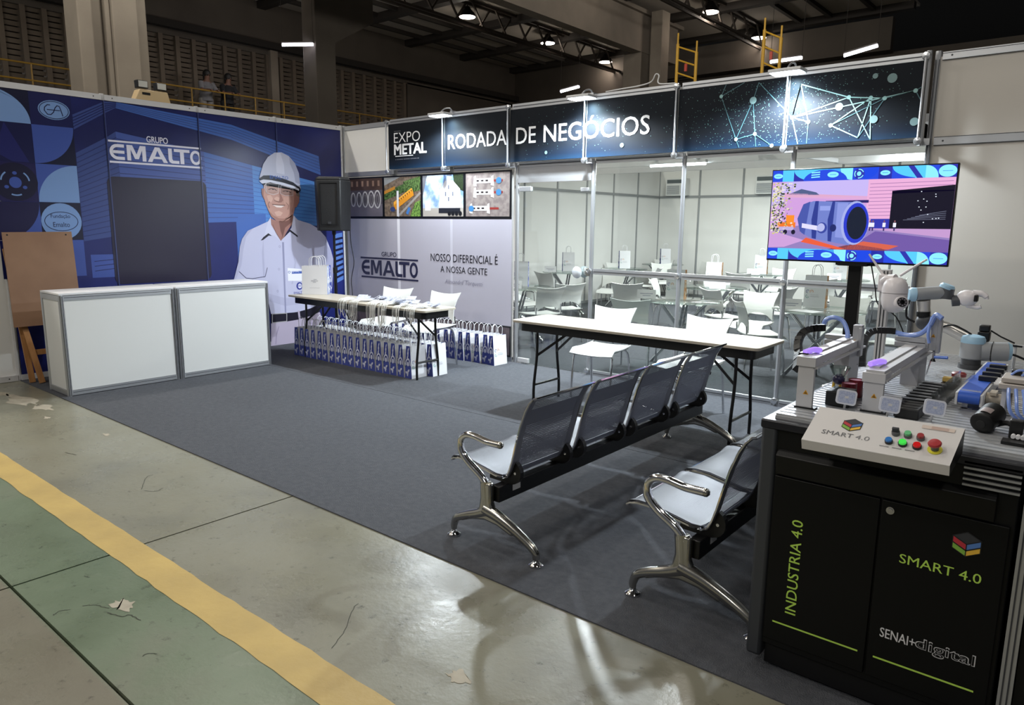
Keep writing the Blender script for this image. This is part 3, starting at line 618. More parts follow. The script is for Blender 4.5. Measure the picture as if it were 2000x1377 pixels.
p.line([(1.1, 1.66), (1.52, 1.95)], .03, P('#948f8c'), 5); p.poly([(1.25, 1.7), (1.3, 1.78), (1.34, 1.76), (1.29, 1.68)], P('#3f74b8'), 6); p.poly([(1.33, 1.66), (1.52, 1.66), (1.52, 1.86), (1.42, 1.83)], NZ('#3b5a24', '#7ba04c', 45), 6)
R_(1.56, 1.66, 2.25, 2.15, NZ('#6f8fc4', '#c3d0e6', 6), 3); p.poly([(1.56, 2.15), (1.56, 1.9), (1.64, 2.15)], P('#6c6f78'), 5); p.poly([(2.08, 2.15), (2.1, 2.03), (2.17, 1.98), (2.25, 1.95), (2.25, 2.15)], NZ('#1a2416', '#2e3b26', 60), 4)
R_(1.56, 1.66, 2.25, 1.76, '#a9a39d', 4); p.poly([(1.84, 1.76), (1.86, 1.95), (1.95, 2.08), (2.08, 2.08), (2.2, 1.98), (2.22, 1.76)], P('#d9dbe6'), 6); R_(1.84, 1.70, 2.2, 1.76, '#20222a', 6)
for i in range(4): p.oval(2.02+i*.06, 1.695, .028, .028, P('#15161b'), 7)
R_(1.6, 1.73, 1.7, 1.85, '#dfe2ea', 5)
for a, b_ in ((1.95, 1.9), (2.0, 1.98), (2.07, 1.9), (2.0, 1.84)): R_(a, b_, a+.02, b_+.05, '#5d6274', 7)
R_(2.29, 1.66, 2.96, 2.15, NZ('#7a7070', '#8f8683', 16), 3)
for z, fl_ in ((2.06, 0), (1.93, 0), (1.75, 1)):
    xo = 2.42 if not fl_ else 2.36
    R_(xo, z-.012, xo+.44, z+.012, '#8a2f2c', 4); R_(xo+.02, z-.025, xo+.27, z+.03, '#d5d2d4', 5)
    for dx in (0, .27): p.poly([(xo+dx, z+.05), (xo+dx+.03, z+.06), (xo+dx+.04, z-.06), (xo+dx-.01, z-.05)], P('#dedbdd'), 6)
    for k in range(3): R_(xo+.04+k*.07, z-.006, xo+.08+k*.07, z+.012, '#2a2426', 6)
    p.oval(2.8 if not fl_ else 2.38, z, .04, .035, P('#3f79ae'), 7)
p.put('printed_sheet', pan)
# ---------------------------------------------------------------- fascia sign
def fascia_mat():
    m = mat('print_fascia', '#0b0d14', .6, spec=.12); nt = m.node_tree; b = nt.nodes['Principled BSDF']
    tc = nt.nodes.new('ShaderNodeTexCoord'); sp = nt.nodes.new('ShaderNodeSeparateXYZ'); nt.links.new(tc.outputs['Object'], sp.inputs[0])
    r = nt.nodes.new('ShaderNodeValToRGB'); e = r.color_ramp.elements
    e[0].position = .0; e[0].color = L('#11273d'); e[1].position = .26; e[1].color = L('#11161d'); q_ = e.new(.1); q_.color = L('#0f1a29')
    mr = nt.nodes.new('ShaderNodeMapRange'); mr.inputs[1].default_value = 0; mr.inputs[2].default_value = .56; nt.links.new(sp.outputs[2], mr.inputs[0])
    nt.links.new(mr.outputs[0], r.inputs[0]); nt.links.new(r.outputs[0], b.inputs['Base Color']); return m
sign = thing('fascia_sign', 'long dark fascia sign reading RODADA DE NEGÓCIOS above the glazing', 'sign', (4, -.024, HF+.03))
p = Print((0, -.0235, 0), (1, 0, 0), (0, 0, 1)); FM = fascia_mat()
for k in range(1, 7): p.rect(k+.005, HF+.028, k+.995, H-.056, FM, 1)
p.put('printed_sheet', sign)
p = Print((0, -.026, 0), (1, 0, 0), (0, 0, 1)); WT = P('#e6e7ea', .5); TEAL = P('#7fa5a5', .5); TEALD = P('#3a5f68', .5); DOT = P('#557d7b', .5)
[p.rect(1.115+.025*i, 2.692, 1.134+.025*i, 2.706, P('#4a4c52'), 2) for i in range(5)]; p.text('EXPO', 1.11, 2.56, 1.585, 2.682, WT, 2, -.006); p.text('METAL', 1.114, 2.418, 1.69, 2.54, WT, 2, .05)
p.rect(1.13, 2.394, 1.455, 2.402, WT, 2); [p.rect(1.13+.031*i, 2.354, 1.13+.031*i+(.027 if i % 4 else .018), 2.364, P('#5b5d66'), 2) for i in range(14)]
p.text('RODADA', 2.06, 2.431, 2.955, 2.593, WT, 2, .008); p.text('DE', 3.092, 2.43, 3.36, 2.598, WT, 2, .008); p.text('NEGÓCIOS', 3.466, 2.425, 4.715, 2.645, WT, 2, .008)
nodes = dict(a=(5.411, 2.693), b=(5.614, 2.786), c=(5.7, 2.632), d=(5.734, 2.355), e=(5.569, 2.321), f=(5.886, 2.25), g=(6.04, 2.465), h=(6.173, 2.419), i=(6.092, 2.72), j=(6.471, 2.582), k=(6.632, 2.562), l=(6.731, 2.549), m=(6.938, 2.583), n=(6.351, 2.378), r=(6.562, 2.27), s=(6.654, 2.25), t=(5.74, 2.773), u=(6.102, 2.25), v=(6.172, 2.25), w=(5.45, 2.786), x=(6.985, 2.61), y=(6.985, 2.50), z=(5.6, 2.25), q=(5.75, 2.25))
for a in ('a b', 'a w', 't g', 't c', 'e d', 'd f', 'e z', 'd q', 'c e', 'g i', 'i h', 'g h', 'g u', 'g j', 'h v', 'i j', 'j k', 'k l', 'l m', 'm x', 'm y', 'k n', 'l n', 'n r', 'j s', 'k r', 'k s', 'l r', 'g m', 'i g', 'd c', 'a e'):
    a, b_ = a.split(); p.line([nodes[a], nodes[b_]], (.0075 if a in 'gijkn' else .006), TEAL if a in 'gijkn' else TEALD, 2)
for k_, (a, b_) in nodes.items():
    if k_ in 'adefghjkmnl': p.oval(a, b_, .016, .016, TEAL, 3, 12)
for a, b_, r in ((6.404, 2.517, .03), (6.666, 2.4, .03), (6.771, 2.691, .035), (5.7, 2.632, .03), (6.95, 2.36, .03), (4.42, 2.34, .022), (3.5, 2.32, .018), (6.65, 2.72, .02)): p.oval(a, b_, r, r, P('#647f82', .5), 3, 14)
random.seed(5)
for i in range(900):
    a = random.gauss(5.95, .42); b_ = random.uniform(2.26, 2.77)
    if i > 640: a = random.uniform(3.2, 6.9)
    if 5.03 < a < 6.97 or i > 640: p.oval(a, b_, random.uniform(.0015, .0042), random.uniform(.0015, .0042), DOT, 2, 6)
p.put('lettering', sign)
# ---------------------------------------------------------------- counter of two joined modules
def counter(y0, y1, label, last):
    t = thing('reception_counter', label, 'counter', (.9, (y0+y1)/2, 0), 0, 'white counter modules')
    x0, x1, h = .665, 1.13, .93; b = MB()
    for y in (y0+.03, y1-.03):
        pass
    MB().box((x1-.012, y0+.04, .06), (x1-.006, y1-.04, h-.05)).build('front_panel', WHITE, t, smooth=False)
    for y in (y0+.012, y1-.018): MB().box((x0+.04, y, .06), (x1-.04, y+.006, h-.05)).build('side_panel', WHITE, t, smooth=False)
    MB().box((x0, y0+.005, h-.012), (x1-.005, y1-.005, h+.006)).build('countertop', mat('white_top', '#dddde0', .45), t, bevel=.002)
    for x in (x0+.018, x1-.018):
        for y in (y0+.02, y1-.02):
            MB().tube([(x, y, 0), (x, y, h-.012)], .021, 8).build('post', ALU, t)
    for z in (.035, h-.038):
        b = MB()
        for y in (y0+.02, y1-.02): b.bar((x0+.02, y, z), (x1-.02, y, z), .034, .046)
        for x in (x0+.018, x1-.018): b.bar((x, y0+.02, z), (x, y1-.02, z), .034, .046)
        b.c = 1; b.box((x1-.0012, y0+.045, z+.003), (x1+.0002, y1-.045, z+.007))
        if z < .1:
            for y in (y0+.02, y1-.02):
                for dy in (-.008, .008): b.box((x1+.002, y+dy-.0018, .01), (x1+.004, y+dy+.0018, h-.02))
        b.build('rail', [ALU, ALUD], t, smooth=False)
counter(-3.95, -2.925, 'left half of the white counter, its narrow end facing the concrete aisle', 0)
counter(-2.915, -1.89, 'right half of the white counter, in front of the printed man', 1)
# ---------------------------------------------------------------- flip-chart easel with a hardboard sheet
t = thing('flipchart_easel', 'brown hardboard easel with pine legs leaning behind the counter', 'easel', (.3, -3.75, 0), 0)
HB = mat('hardboard', '#7b5a42', .6, col2='#84634a', nscale=3); PINE = mat('pine', '#96683c', .55, col2='#a8794a', nscale=4, stretch=(8, 8, .6))
def lean(z, y): return (.14+(1.46-z)*.10, y, z)
bd = MB(); poly = [(-4.06, .56), (-3.46, .56), (-3.455, 1.46), (-4.05, 1.455)]
bd.prism(poly, lambda y, z: lean(z, y), lambda y, z: (lean(z, y)[0]+.012, y, z)).build('hardboard_sheet', HB, t, smooth=False)
for y in (-4.01, -3.51): MB().cyl((lean(1.43, 0)[0]+.010, y, 1.43), (lean(1.43, 0)[0]+.0135, y, 1.43), .008, 8).build('bolt', BLACK, t)
for ya, yb in ((-4.02, -3.955), (-3.52, -3.55)):
    MB().bar((.10, ya, 1.3), (.235, yb, .0+.01), .05, .022, (1, 0, 0)).build('leg', PINE, t, smooth=False)
for ya, yb in ((-3.985, -3.90), (-3.55, -3.60)):
    MB().bar((.14, ya, .75), (.33, yb, .01), .05, .022, (1, 0, 0)).build('leg', PINE, t, smooth=False)
MB().bar((.235, -3.93, .30), (.235, -3.6, .30), .022, .05).build('stretcher', PINE, t, smooth=False)
# ---------------------------------------------------------------- loudspeaker on a tripod
t = thing('speaker_stand', 'black tripod stand holding the loudspeaker in the corner', 'stand', (.46, -.50, 0))
MB().tube([(.46, -.50, .55), (.46, -.50, 1.47)], .016, 12).build('pole', BLACKM, t); MB().tube([(.46, -.50, .32), (.46, -.50, .98)], .021, 12).build('pole_sleeve', BLACKM, t)
MB().cyl((.46, -.50, .93), (.46, -.50, 1.0), .03, 12).build('collar', BLACK, t)
for a in (20, 140, 260):
    dx, dy = cos(radians(a)), sin(radians(a))
    l_ = MB().tube([(.46+.03*dx, -.50+.03*dy, .60), (.46+.40*dx, -.50+.40*dy, .02)], .011, 8).build('leg', BLACKM, t)
    MB().tube([(.46+.22*dx, -.5+.22*dy, .30), (.46+.02*dx, -.5+.02*dy, .34)], .007, 6).build('brace', BLACKM, t)
    MB().ball((.46+.40*dx, -.50+.40*dy, .018), .018, 10).build('rubber_foot', RUBBER, l_)
t = thing('loudspeaker', 'black moulded loudspeaker in the corner beside the printed man', 'speaker', (.46, -.50, 1.44), 0)
sp = MB(); M = Matrix.Translation((.46, -.50, 0)) @ Matrix.Rotation(radians(38), 4, 'Z')
prof = [(-.21, .17), (.21, .17), (.225, .0), (.14, -.17), (.0, -.19), (-.14, -.17), (-.225, 0)]     # front is +y before turning
def sc_(z, k): return lambda x, y: M @ Vector((x*k, y*k, z))
sp.prism(arc(0, .02, .225, .19, 0, 180, 10)+[(-.225, -.02), (-.15, -.19), (.15, -.19), (.225, -.02)], sc_(1.47, .93), sc_(2.10, 1.0))
sp.prism(arc(0, .02, .225, .19, 0, 180, 10)+[(-.225, -.02), (-.15, -.19), (.15, -.19), (.225, -.02)], sc_(2.10, 1.0), sc_(2.14, .9))
sp.build('cabinet', mat('speaker_black', '#17181b', .55, bump=.2, bscale=90), t, bevel=.012)
rb = MB()
pts = [(-.11, -.192, 1.55), (-.11, -.196, 2.06), (.11, -.196, 2.06), (.11, -.192, 1.55)]
rb.tube([M @ Vector((a, b, c)) for a, b, c in pts], .006, 6, True).build('back_rib', BLACK, t)
MB().bar(M @ Vector((-.02, -.186, 1.57)), M @ Vector((.02, -.186, 1.57)), .006, .03).build('badge', mat('speaker_badge', '#3a3b40', .4), t)
MB().cyl((.46, -.50, 1.42), (.46, -.50, 1.48), .025).build('pole_socket', BLACK, t)
tag(MB().tube(bez([(.30, -.12, 1.52), (.26, -.08, 1.3), (.30, -.07, 1.05), (.22, -.06, .8), (.26, -.09, .5), (.3, -.3, .03), (.5, -.6, .012)], 8), .005, 6).build('speaker_cable', RUBBER), 'thin black cable hanging down from the loudspeaker in the corner', 'cable')
# ---------------------------------------------------------------- folding tables
TOPM = mat('ivory_laminate', '#aaa294', .4, col2='#afa79a', nscale=2)
def fold_table(label, x0, x1, y0, y1, h):
    t = thing('folding_table', label, 'table', ((x0+x1)/2, (y0+y1)/2, 0), 0, 'white folding tables')
    rr = lambda r, e: rrect(x0+e, y0+e, x1-e, y1-e, r)
    MB().prism(rr(.04, 0), lambda x, y: (x, y, h-.022), lambda x, y: (x, y, h)).build('tabletop', TOPM, t, bevel=.003)
    MB().prism(rr(.05, .05), lambda x, y: (x, y, h-.095), lambda x, y: (x, y, h-.0225)).build('apron', BLACK, t, smooth=False)
    for s, xe in ((1, x0+.20), (-1, x1-.20)):
        for y in (y0+.10, y1-.10):
            c = (y0+y1)/2; yy = lambda k: c+(y-c)*k
            MB().tube(bez([(xe, yy(.86), h-.09), (xe, yy(.86), .52), (xe, yy(.90), .40), (xe, yy(1.1), .17), (xe, yy(1.1), .0)], 5), .0125, 8).build('leg', BLACKM, t)
        MB().tube([(xe, y0+.08, .18), (xe, y1-.08, .18)], .011, 8).build('crossbar', BLACKM, t)
        MB().bar((xe+.28*s, (y0+y1)/2-.06, h-.09), (xe, y0+.13, .44), .004, .022).bar((xe+.28*s, (y0+y1)/2+.06, h-.09), (xe, y1-.13, .44), .004, .022).build('folding_brace', BLACKM, t, smooth=False)
fold_table('ivory folding table loaded with lanyards and two gift bags', .80, 3.12, -1.45, -.98, .735)
fold_table('empty ivory folding table in front of the glass wall', 4.21, 6.42, -1.43, -.89, .75)
# ---------------------------------------------------------------- stacking chair
def chair_proto():
    t = thing('stacking_chair', 'x', 'chair', (0, 0, 0))
    n, m = 9, 9                                  # faces -y; seat centre above the origin
    g = []
    for i in range(m):
        v = i/(m-1); row = []
        y = -.215+.43*v; w = .215-.012*v
        z = .452+(-.05*(1-v/.18)**2 if v < .18 else 0)-.012*sin(pi*v)
        for j in range(n):
            u = -1+2*j/(n-1); row.append((u*w, y-.012*(1-u*u)*(1-v), z+.010*u*u-.0*v))
        g.append(row)
    s = MB().shell(g, .009).build('seat', PLAST, t)
    g = []
    for i in range(11):
        v = i/10; row = []; w = .19+.028*v**2-.012*sin(pi*v)
        for j in range(13):
            u = -1+2*j/12
            zlo = .475+.085*(1-abs(u)**2.2); zhi = .785+.026*u*u
            z = zlo+(zhi-zlo)*v; k = (z-.485)/.32
            row.append((u*w, .195+.085*k-.028*sin(pi*k)+.026*(1-u*u)*(.4+.6*v), z))
        g.append(row)
    MB().shell(g, .008).build('backrest', PLAST, t)
    for sx in (-1, 1):
        x = .185*sx
        MB().tube(bez([(x*1.08, -.20, 0), (x*1.05, -.165, .36), (x*.98, -.13, .425), (x*.95, -.05, .432), (x*.95, .08, .432), (x*.98, .14, .42), (x*1.05, .185, .34), (x*1.1, .23, 0)], 5), .0105, 8).build('leg', CHROME, t)
        MB().tube(bez([(x*.97, .12, .43), (x*1.0, .20, .445), (x*1.0, .212, .50), (x*.99, .215, .545)], 5), .009, 8).build('back_support', CHROME, t)
    MB().tube([(-.17, -.04, .428), (.17, -.04, .428)], .009, 8).tube([(-.17, .10, .428), (.17, .10, .428)], .009, 8).build('seat_frame', CHROME, t)
    return t
CH = chair_proto(); CHU = []
def chair(x, y, rz, label, group, sc=1):
    if not CHU: CHU.append(1); c = CH; c.location = (x, y, .006); c.rotation_euler = (0, 0, radians(rz)); c['label'] = label; c['group'] = group; return c
    return dup(CH, (x, y, .006), radians(rz), label, group)
G1 = 'white stacking chairs at the folding tables'
chair(1.70, -.74, 12, 'white plastic chair behind the lanyard table, the farther of the two', G1)
chair(2.46, -.74, 4, 'white plastic chair behind the right end of the lanyard table', G1)
chair(4.66, -.66, 6, 'white plastic chair behind the empty folding table, near its left end', G1)
chair(5.60, -.74, -4, 'white plastic chair behind the right end of the empty folding table', G1)
# ---------------------------------------------------------------- paper gift bags
BAGW = mat('white_paper', '#d6d6da', .75); BLU, BLUL = P('#34408a', .7), P('#b9bcd2', .7); ORG = P('#c98b4e', .7)
def bag_mesh(w, d, h, col, other, plain=False):
    # front face looks to -y; the patterned gusset is on +x and -x
    b = MB(); b.c = 0
    f = d/2; m = [BAGW, col, other, P('#39407c', .7), P('#c07a3c', .7), P('#3d8a80', .7), P('#8a8c98', .7)]
    P0 = lambda sx, sy, z, k=1: (sx*w/2, sy*f*k, z)
    tp = h; b.add([P0(-1, -1, 0), P0(1, -1, 0), P0(1, 1, 0), P0(-1, 1, 0), P0(-1, -1, tp, .55), P0(1, -1, tp, .55), P0(1, 1, tp, .55), P0(-1, 1, tp, .55), (w/2-.012, 0, tp), (-w/2+.012, 0, tp)],
                  [(0, 1, 5, 4), (2, 3, 7, 6), (0, 3, 2, 1)])
    b.c = 1; b.add([P0(1, -1, 0), P0(1, 1, 0), P0(1, 1, tp, .55), (w/2-.012, 0, tp), P0(1, -1, tp, .55), P0(-1, -1, 0), P0(-1, 1, 0), P0(-1, 1, tp, .55), (-w/2+.012, 0, tp), P0(-1, -1, tp, .55)],
                   [(0, 1, 2, 3, 4), (9, 8, 7, 6, 5)])
    b.c = 2
    for sx in (-1, 1):          # big rings, discs and commas printed on the gusset
        X = lambda u, z, l=1: (sx*(w/2+.0012*l), u*f*(1-.45*z/h), z)
        def ink(pts):
            b.add([X(u, z*h) for u, z in pts], [tuple(range(len(pts)))])
        ink(arc(.05, .45, .36, .075, 0, 360, 14)[:-1])
        ra = arc(.05, .45, .92, .185, -20, 200, 10); rb_ = arc(.05, .45, .62, .125, -20, 200, 10)
        for i in range(10): ink([ra[i], ra[i+1], rb_[i+1], rb_[i]])
        for (cx, cz, a0, a1) in ((-.42, .84, -60, 95), (.42, .72, 110, 270), (-.25, .17, -40, 110), (.62, .10, 60, 200)):
            ra = arc(cx, cz, .56, .115, a0, a1, 7); rb_ = arc(cx, cz, .22, .048, a0, a1, 7)
            for i in range(7): ink([ra[i], ra[i+1], rb_[i+1], rb_[i]])
    # small marks on the front
    def F(x, z): return (x, -f*(1-.45*z/h)-.0012, z)
    def ringf(cx, cz, r, a0, a1, mi):
        b.c = mi; ra = arc(cx, cz, r, r, a0, a1, 10); rb_ = arc(cx, cz, r*.74, r*.74, a0, a1, 10)
        for i in range(10): b.add([F(*q) for q in (ra[i], ra[i+1], rb_[i+1], rb_[i])], [(0, 3, 2, 1)])
    if not plain:
        for cx, cz, mi, a0 in ((-.26, .50, 3, 30), (-.12, .50, 4, -30), (-.26, .35, 5, 100)):
            ringf(cx*w*1.3, cz*h, .085*w, a0, a0+250, mi); b.c = mi; b.add([F(cx*w*1.3+.02*w*cos(k*pi/3), cz*h+.02*w*sin(k*pi/3)) for k in range(6)], [tuple(range(6))])
        txt = (('RODADA DE', -.2, .395, .16, .415), ('NEGÓCIOS', -.2, .335, .2, .38))
    else:
        txt = (('SEBRAE', -.14, .455, .14, .495),); b.c = 6
        for xa, xb, zc in ((-.04, .09, .515), (-.04, .09, .53), (-.07, .06, .435), (-.07, .06, .42), (-.2, .2, .235)): b.add([F(u*w, v*h) for u, v in ((xa, zc-.003), (xb, zc-.003), (xb, zc+.003), (xa, zc+.003))], [(0, 1, 2, 3)])
    b.c = 6
    for s_, xa, za, xb, zb in txt:
        vs, fs = glyphs(s_, .0); b.add([F((xa+u*(xb-xa))*w, (za+v*(zb-za))*h) for u, v in vs], fs)
    return b, m
def bag_proto(name, w, d, h, col, other, plain=False):
    t = thing('gift_bag', 'x', 'bag'); b, m = bag_mesh(w, d, h, col, other, plain)
    b.build('bag_body', m, t, smooth=False)
    for sy in (-1, 1):
        y = sy*d*.26
        MB().tube(bez([(-w*.2, y, h-.05), (-w*.2, y*1.1, h+.02), (-w*.17, y*1.4, h+.085), (0, y*1.6, h+.11), (w*.17, y*1.4, h+.085), (w*.2, y*1.1, h+.02), (w*.2, y, h-.05)], 5), .0032, 6).build('handle', BAGW, t)
    return t
BB = bag_proto('b', .215, .105, .335, BLU, BLUL); BO = bag_proto('o', .215, .105, .335, ORG, P('#d9c9b2', .7)); BP = bag_proto('p', .30, .12, .335, P('#8f96b4', .7), BAGW, True)
_first = {}
def bag(proto, x, y, z, rz, label, group):
    k = proto.name
    if k not in _first:
        _first[k] = 1; proto.location = (x, y, z); proto.rotation_euler = (0, 0, radians(rz)); proto['label'] = label; proto['group'] = group; return proto
    return dup(proto, (x, y, z), radians(rz), label, group)
ORD = ['first', 'second', 'third', 'fourth', 'fifth', 'sixth', 'seventh', 'eighth', 'ninth', 'tenth', 'eleventh', 'twelfth', 'thirteenth', 'fourteenth', 'fifteenth', 'sixteenth', 'seventeenth', 'eighteenth', 'nineteenth', 'twentieth']
random.seed(3)
for r, (y, xa, n_, nm) in enumerate(((-1.262, 2.80, 18, 'front row under lanyard table'), (-1.035, 2.87, 18, 'second row under lanyard table'))):
    for i in range(n_):
        x = xa-i*.1165+random.uniform(-.004, .004)
        bag(BB, x, y+random.uniform(-.006, .006), .006, 90+random.uniform(-2.5, 2.5), 'blue-sided gift bag, %s from the right in the %s' % (ORD[i], nm), 'gift bags under the lanyard table')
xs_ = [2.965, 2.855, 2.745, 2.60, 2.49, 2.345, 2.24, 2.10, 1.98, 1.86, 1.74, 1.62, 1.50, 1.38, 1.26]
for i, x in enumerate(xs_):
    bag(BB, x, -.155+random.uniform(-.02, .01), .006, 90+random.uniform(-5, 5), 'blue-sided gift bag, %s from the door along the grey banner' % ORD[i], 'gift bags along the grey banner')
bag(BP, .98, -1.17, .736, 38, 'large white paper bag on the left end of the lanyard table', 'gift bags on the lanyard table')
bag(BB, .90, -1.03, .736, 34, 'smaller gift bag half hidden behind the large paper bag on the lanyard table', 'gift bags on the lanyard table')
# ---------------------------------------------------------------- badges with lanyards lying on the table
CORD = mat('white_cord', '#d9d9d6', .6); BADG = mat('badge_card', '#8f93a4', .35, col2='#c4c6d2', nscale=30); 
random.seed(21)
cl = [(1.86, 'leftmost'), (2.06, 'second from the left'), (2.36, 'third from the left'), (2.52, 'fourth from the left'), (2.74, 'fifth from the left'), (2.93, 'rightmost')]
for ci, (cx, nm) in enumerate(cl):
    t = thing('lanyard_bundle', 'white badge lanyards hanging over the table edge, %s bundle' % nm, 'lanyards', (cx, -1.40, .736), 0, 'bundles of lanyards on the folding table')
    big = ci in (2, 3)
    for k in range(9 if big else 6):
        x = cx+random.uniform(-.055, .055); dp = random.uniform(.10, .19)+(.05 if big else 0); wv = random.uniform(.012, .03); yb = -1.20+random.uniform(-.07, .06)
        MB().tube(bez([(x-.01, yb, .741), (x-wv*.4, -1.36, .752+random.uniform(0, .02)), (x-wv, -1.462, .742), (x-wv, -1.475, .735-dp*.7), (x, -1.478, .735-dp), (x+wv, -1.475, .735-dp*.7), (x+wv, -1.462, .742), (x+wv*.4, -1.36, .75+random.uniform(0, .03)), (x+.01, yb, .741)], 4), .0024, 5).build('cord', CORD, t)
    for k in range(12 if big else 5):
        a = random.uniform(-.9, .9); x = cx+random.uniform(-.12, .12); y = -1.24+random.uniform(-.08, .10); z = .738+.0045*k
        M = Matrix.Translation((x, y, z)) @ Matrix.Rotation(a, 4, 'Z') @ Matrix.Rotation(random.uniform(.05, .5), 4, 'X')
        MB().box((-.055, -.0, .0), (.055, .075, .0025)).xf(M).build('badge', BADG, t, smooth=False)
# ---------------------------------------------------------------- beam seating
PERF_B = perforated('perforated_back', '#8c8f9c', .42, .35, 1, 84, 2, .42, ((.09, .91), (.10, .90)))
PERF_S = perforated('perforated_seat', '#54565c', .48, .6, 64, 64, .35, .5, ((.07, .93), (.1, .9)))
def beam_bench(x, y0, n_, pitch, label):
    t = thing('beam_bench', label, 'bench', (x, y0, 0), 0, 'perforated steel waiting benches'); L_ = (n_-1)*pitch+.49+.12
    MB().box((x+.235, y0-.0, .245), (x+.285, y0+L_, .325)).build('beam', BLACKM, t, bevel=.004)
    MB().box((x+.2855, y0+.10, .28), (x+.2865, y0+.16, .31)).build('sticker', mat('sticker', '#c9c9cc', .5), t, smooth=False)
    for i in range(n_):
        ya = y0+.05+i*pitch; w = .485
        # one sheet folded into seat and back
        prof = [(-.085, .372), (-.07, .385), (-.03, .392), (.05, .39), (.14, .372), (.22, .356), (.26, .357)]
        g = [[(x+a, ya+w*j/10, z+.012*(abs(j-5)/5)**6) for j in range(11)] for a, z in prof]
        MB().shell(g, .004).build('seat', PERF_S, t)
        prb = [(.262, .352), (.288, .366), (.306, .40), (.325, .46), (.345, .54), (.37, .63), (.40, .71), (.425, .755), (.448, .778), (.462, .782)]
        g = [[(x+a, ya+w*(j/10) + (0), z) for j in range(11)] for a, z in prb]
        MB().shell(g, .004).build('backrest', PERF_B, t)
        MB().tube([(x+a, ya, z) for a, z in prof+prb]+[(x+.462, ya+w, .782)]+[(x+a, ya+w, z) for a, z in (prof+prb)[::-1]], .0065, 6, True).build('rim', CHROME, t)
        for dy in (.035, w-.035):
            poly = arc(.295, .385, .062, .062, -80, 60, 8)+[(.30, .40), (.27, .35), (.16, .345), (.16, .325), (.30, .323)]
            MB().prism(poly, lambda a, z: (x+a, ya+dy-.013, z), lambda a, z: (x+a, ya+dy+.013, z)).build('bracket', BLACK, t, smooth=False)
            MB().cyl((x+.325, ya+dy-.018, .385), (x+.325, ya+dy+.018, .385), .007, 8).build('bolt', CHROME, t)
    for e, yf in ((0, y0-.02), (1, y0+L_+.02)):
        fr_ = MB()
        pf = [(.19, .345), (.26, .345), (.258, .25), (.272, .213), (.33, .185), (.41, .150), (.395, .112), (.30, .143), (.22, .150), (.13, .130), (.06, .102), (.052, .135), (.135, .170), (.182, .208), (.192, .26)]
        MB().prism(pf, lambda a, z: (x+a, yf-.019, z), lambda a, z: (x+a, yf+.019, z)).build('fork', CHROMED, t, bevel=.011)
        fr_.tube(bez([(x+.215, yf, .345), (x+.225, yf, .25), (x+.225, yf, .20)], 4), .021, 12, ry=.034)
        fr_.tube(bez([(x+.245, yf, .205), (x+.16, yf, .165), (x+.08, yf, .135), (x+.02, yf, .105), (x+.0, yf, .062), (x+.0, yf, .038)], 5), [.030-.00062*i for i in range(26)], 10)
        fr_.tube(bez([(x+.215, yf, .205), (x+.30, yf, .185), (x+.39, yf, .15), (x+.48, yf, .105), (x+.525, yf, .07), (x+.53, yf, .038)], 5), [.032-.00062*i for i in range(26)], 10)
        fr_.build('end_frame', CHROMED, t)
        for fx in (x, x+.53):
            MB().lathe([(.001, .005), (.034, .005), (.034, .013), (.014, .03), (.010, .05)], (fx, yf, .001), 16).build('foot', CHROME, t)
        MB().tube(bez([(x+.23, yf, .32), (x+.185, yf, .365), (x+.105, yf, .415), (x+.055, yf, .465), (x+.05, yf, .52), (x+.085, yf, .553), (x+.14, yf, .557), (x+.22, yf, .545), (x+.30, yf, .545)], 6), [.020]*20+[.018]*(48-20+1), 10).build('armrest', CHROME, t)
        MB().ball((x+.305, yf, .545), .0185, 10).build('armrest_cap', BLACK if e else CHROMED, t)
beam_bench(5.79, -3.75, 4, .545, 'whole four-seat steel bench in the middle of the carpet')
beam_bench(6.795, -3.68, 4, .545, 'steel bench partly hidden behind the training machine')
# ---------------------------------------------------------------- flood fixtures on the fascia
LED = mat('led_panel', '#e8f4ff', .3, emit=30)
for i, (fx, nm) in enumerate(((2.12, 'left'), (4.06, 'middle'), (6.04, 'right'))):
    t = thing('flood_lamp', '%s flood lamp clamped to the top rail of the fascia sign' % nm, 'lamp', (fx, -.15, 2.80), 0, 'flood lamps over the fascia')
    MB().tube(bez([(fx, -.01, 2.85), (fx, -.06, 2.885), (fx, -.14, 2.87), (fx, -.2, 2.83)], 5), .008, 8).build('arm', ALU, t)
    MB().box((fx-.13, -.29, 2.785), (fx+.13, -.13, 2.812)).build('housing', ALUW, t, bevel=.006)
    MB().box((fx-.115, -.28, 2.778), (fx+.115, -.14, 2.784)).build('led_panel', LED, t, smooth=False)
    MB().box((fx-.02, -.035, 2.81), (fx+.02, .03, 2.862)).build('clamp', ALU, t, smooth=False)
tag(MB().tube(bez([(4.2, .0, 2.86), (4.35, .03, 2.875), (4.55, .02, 2.88), (4.68, .03, 2.905), (4.73, .02, 2.965), (4.76, .03, 2.95), (4.78, .0, 2.875), (4.95, 0, 2.858)], 6), .006, 6).build('lamp_cable', mat('white_cable', '#cfcfd0', .5)), 'white cable looping above the fascia beside the middle flood lamp', 'cable')
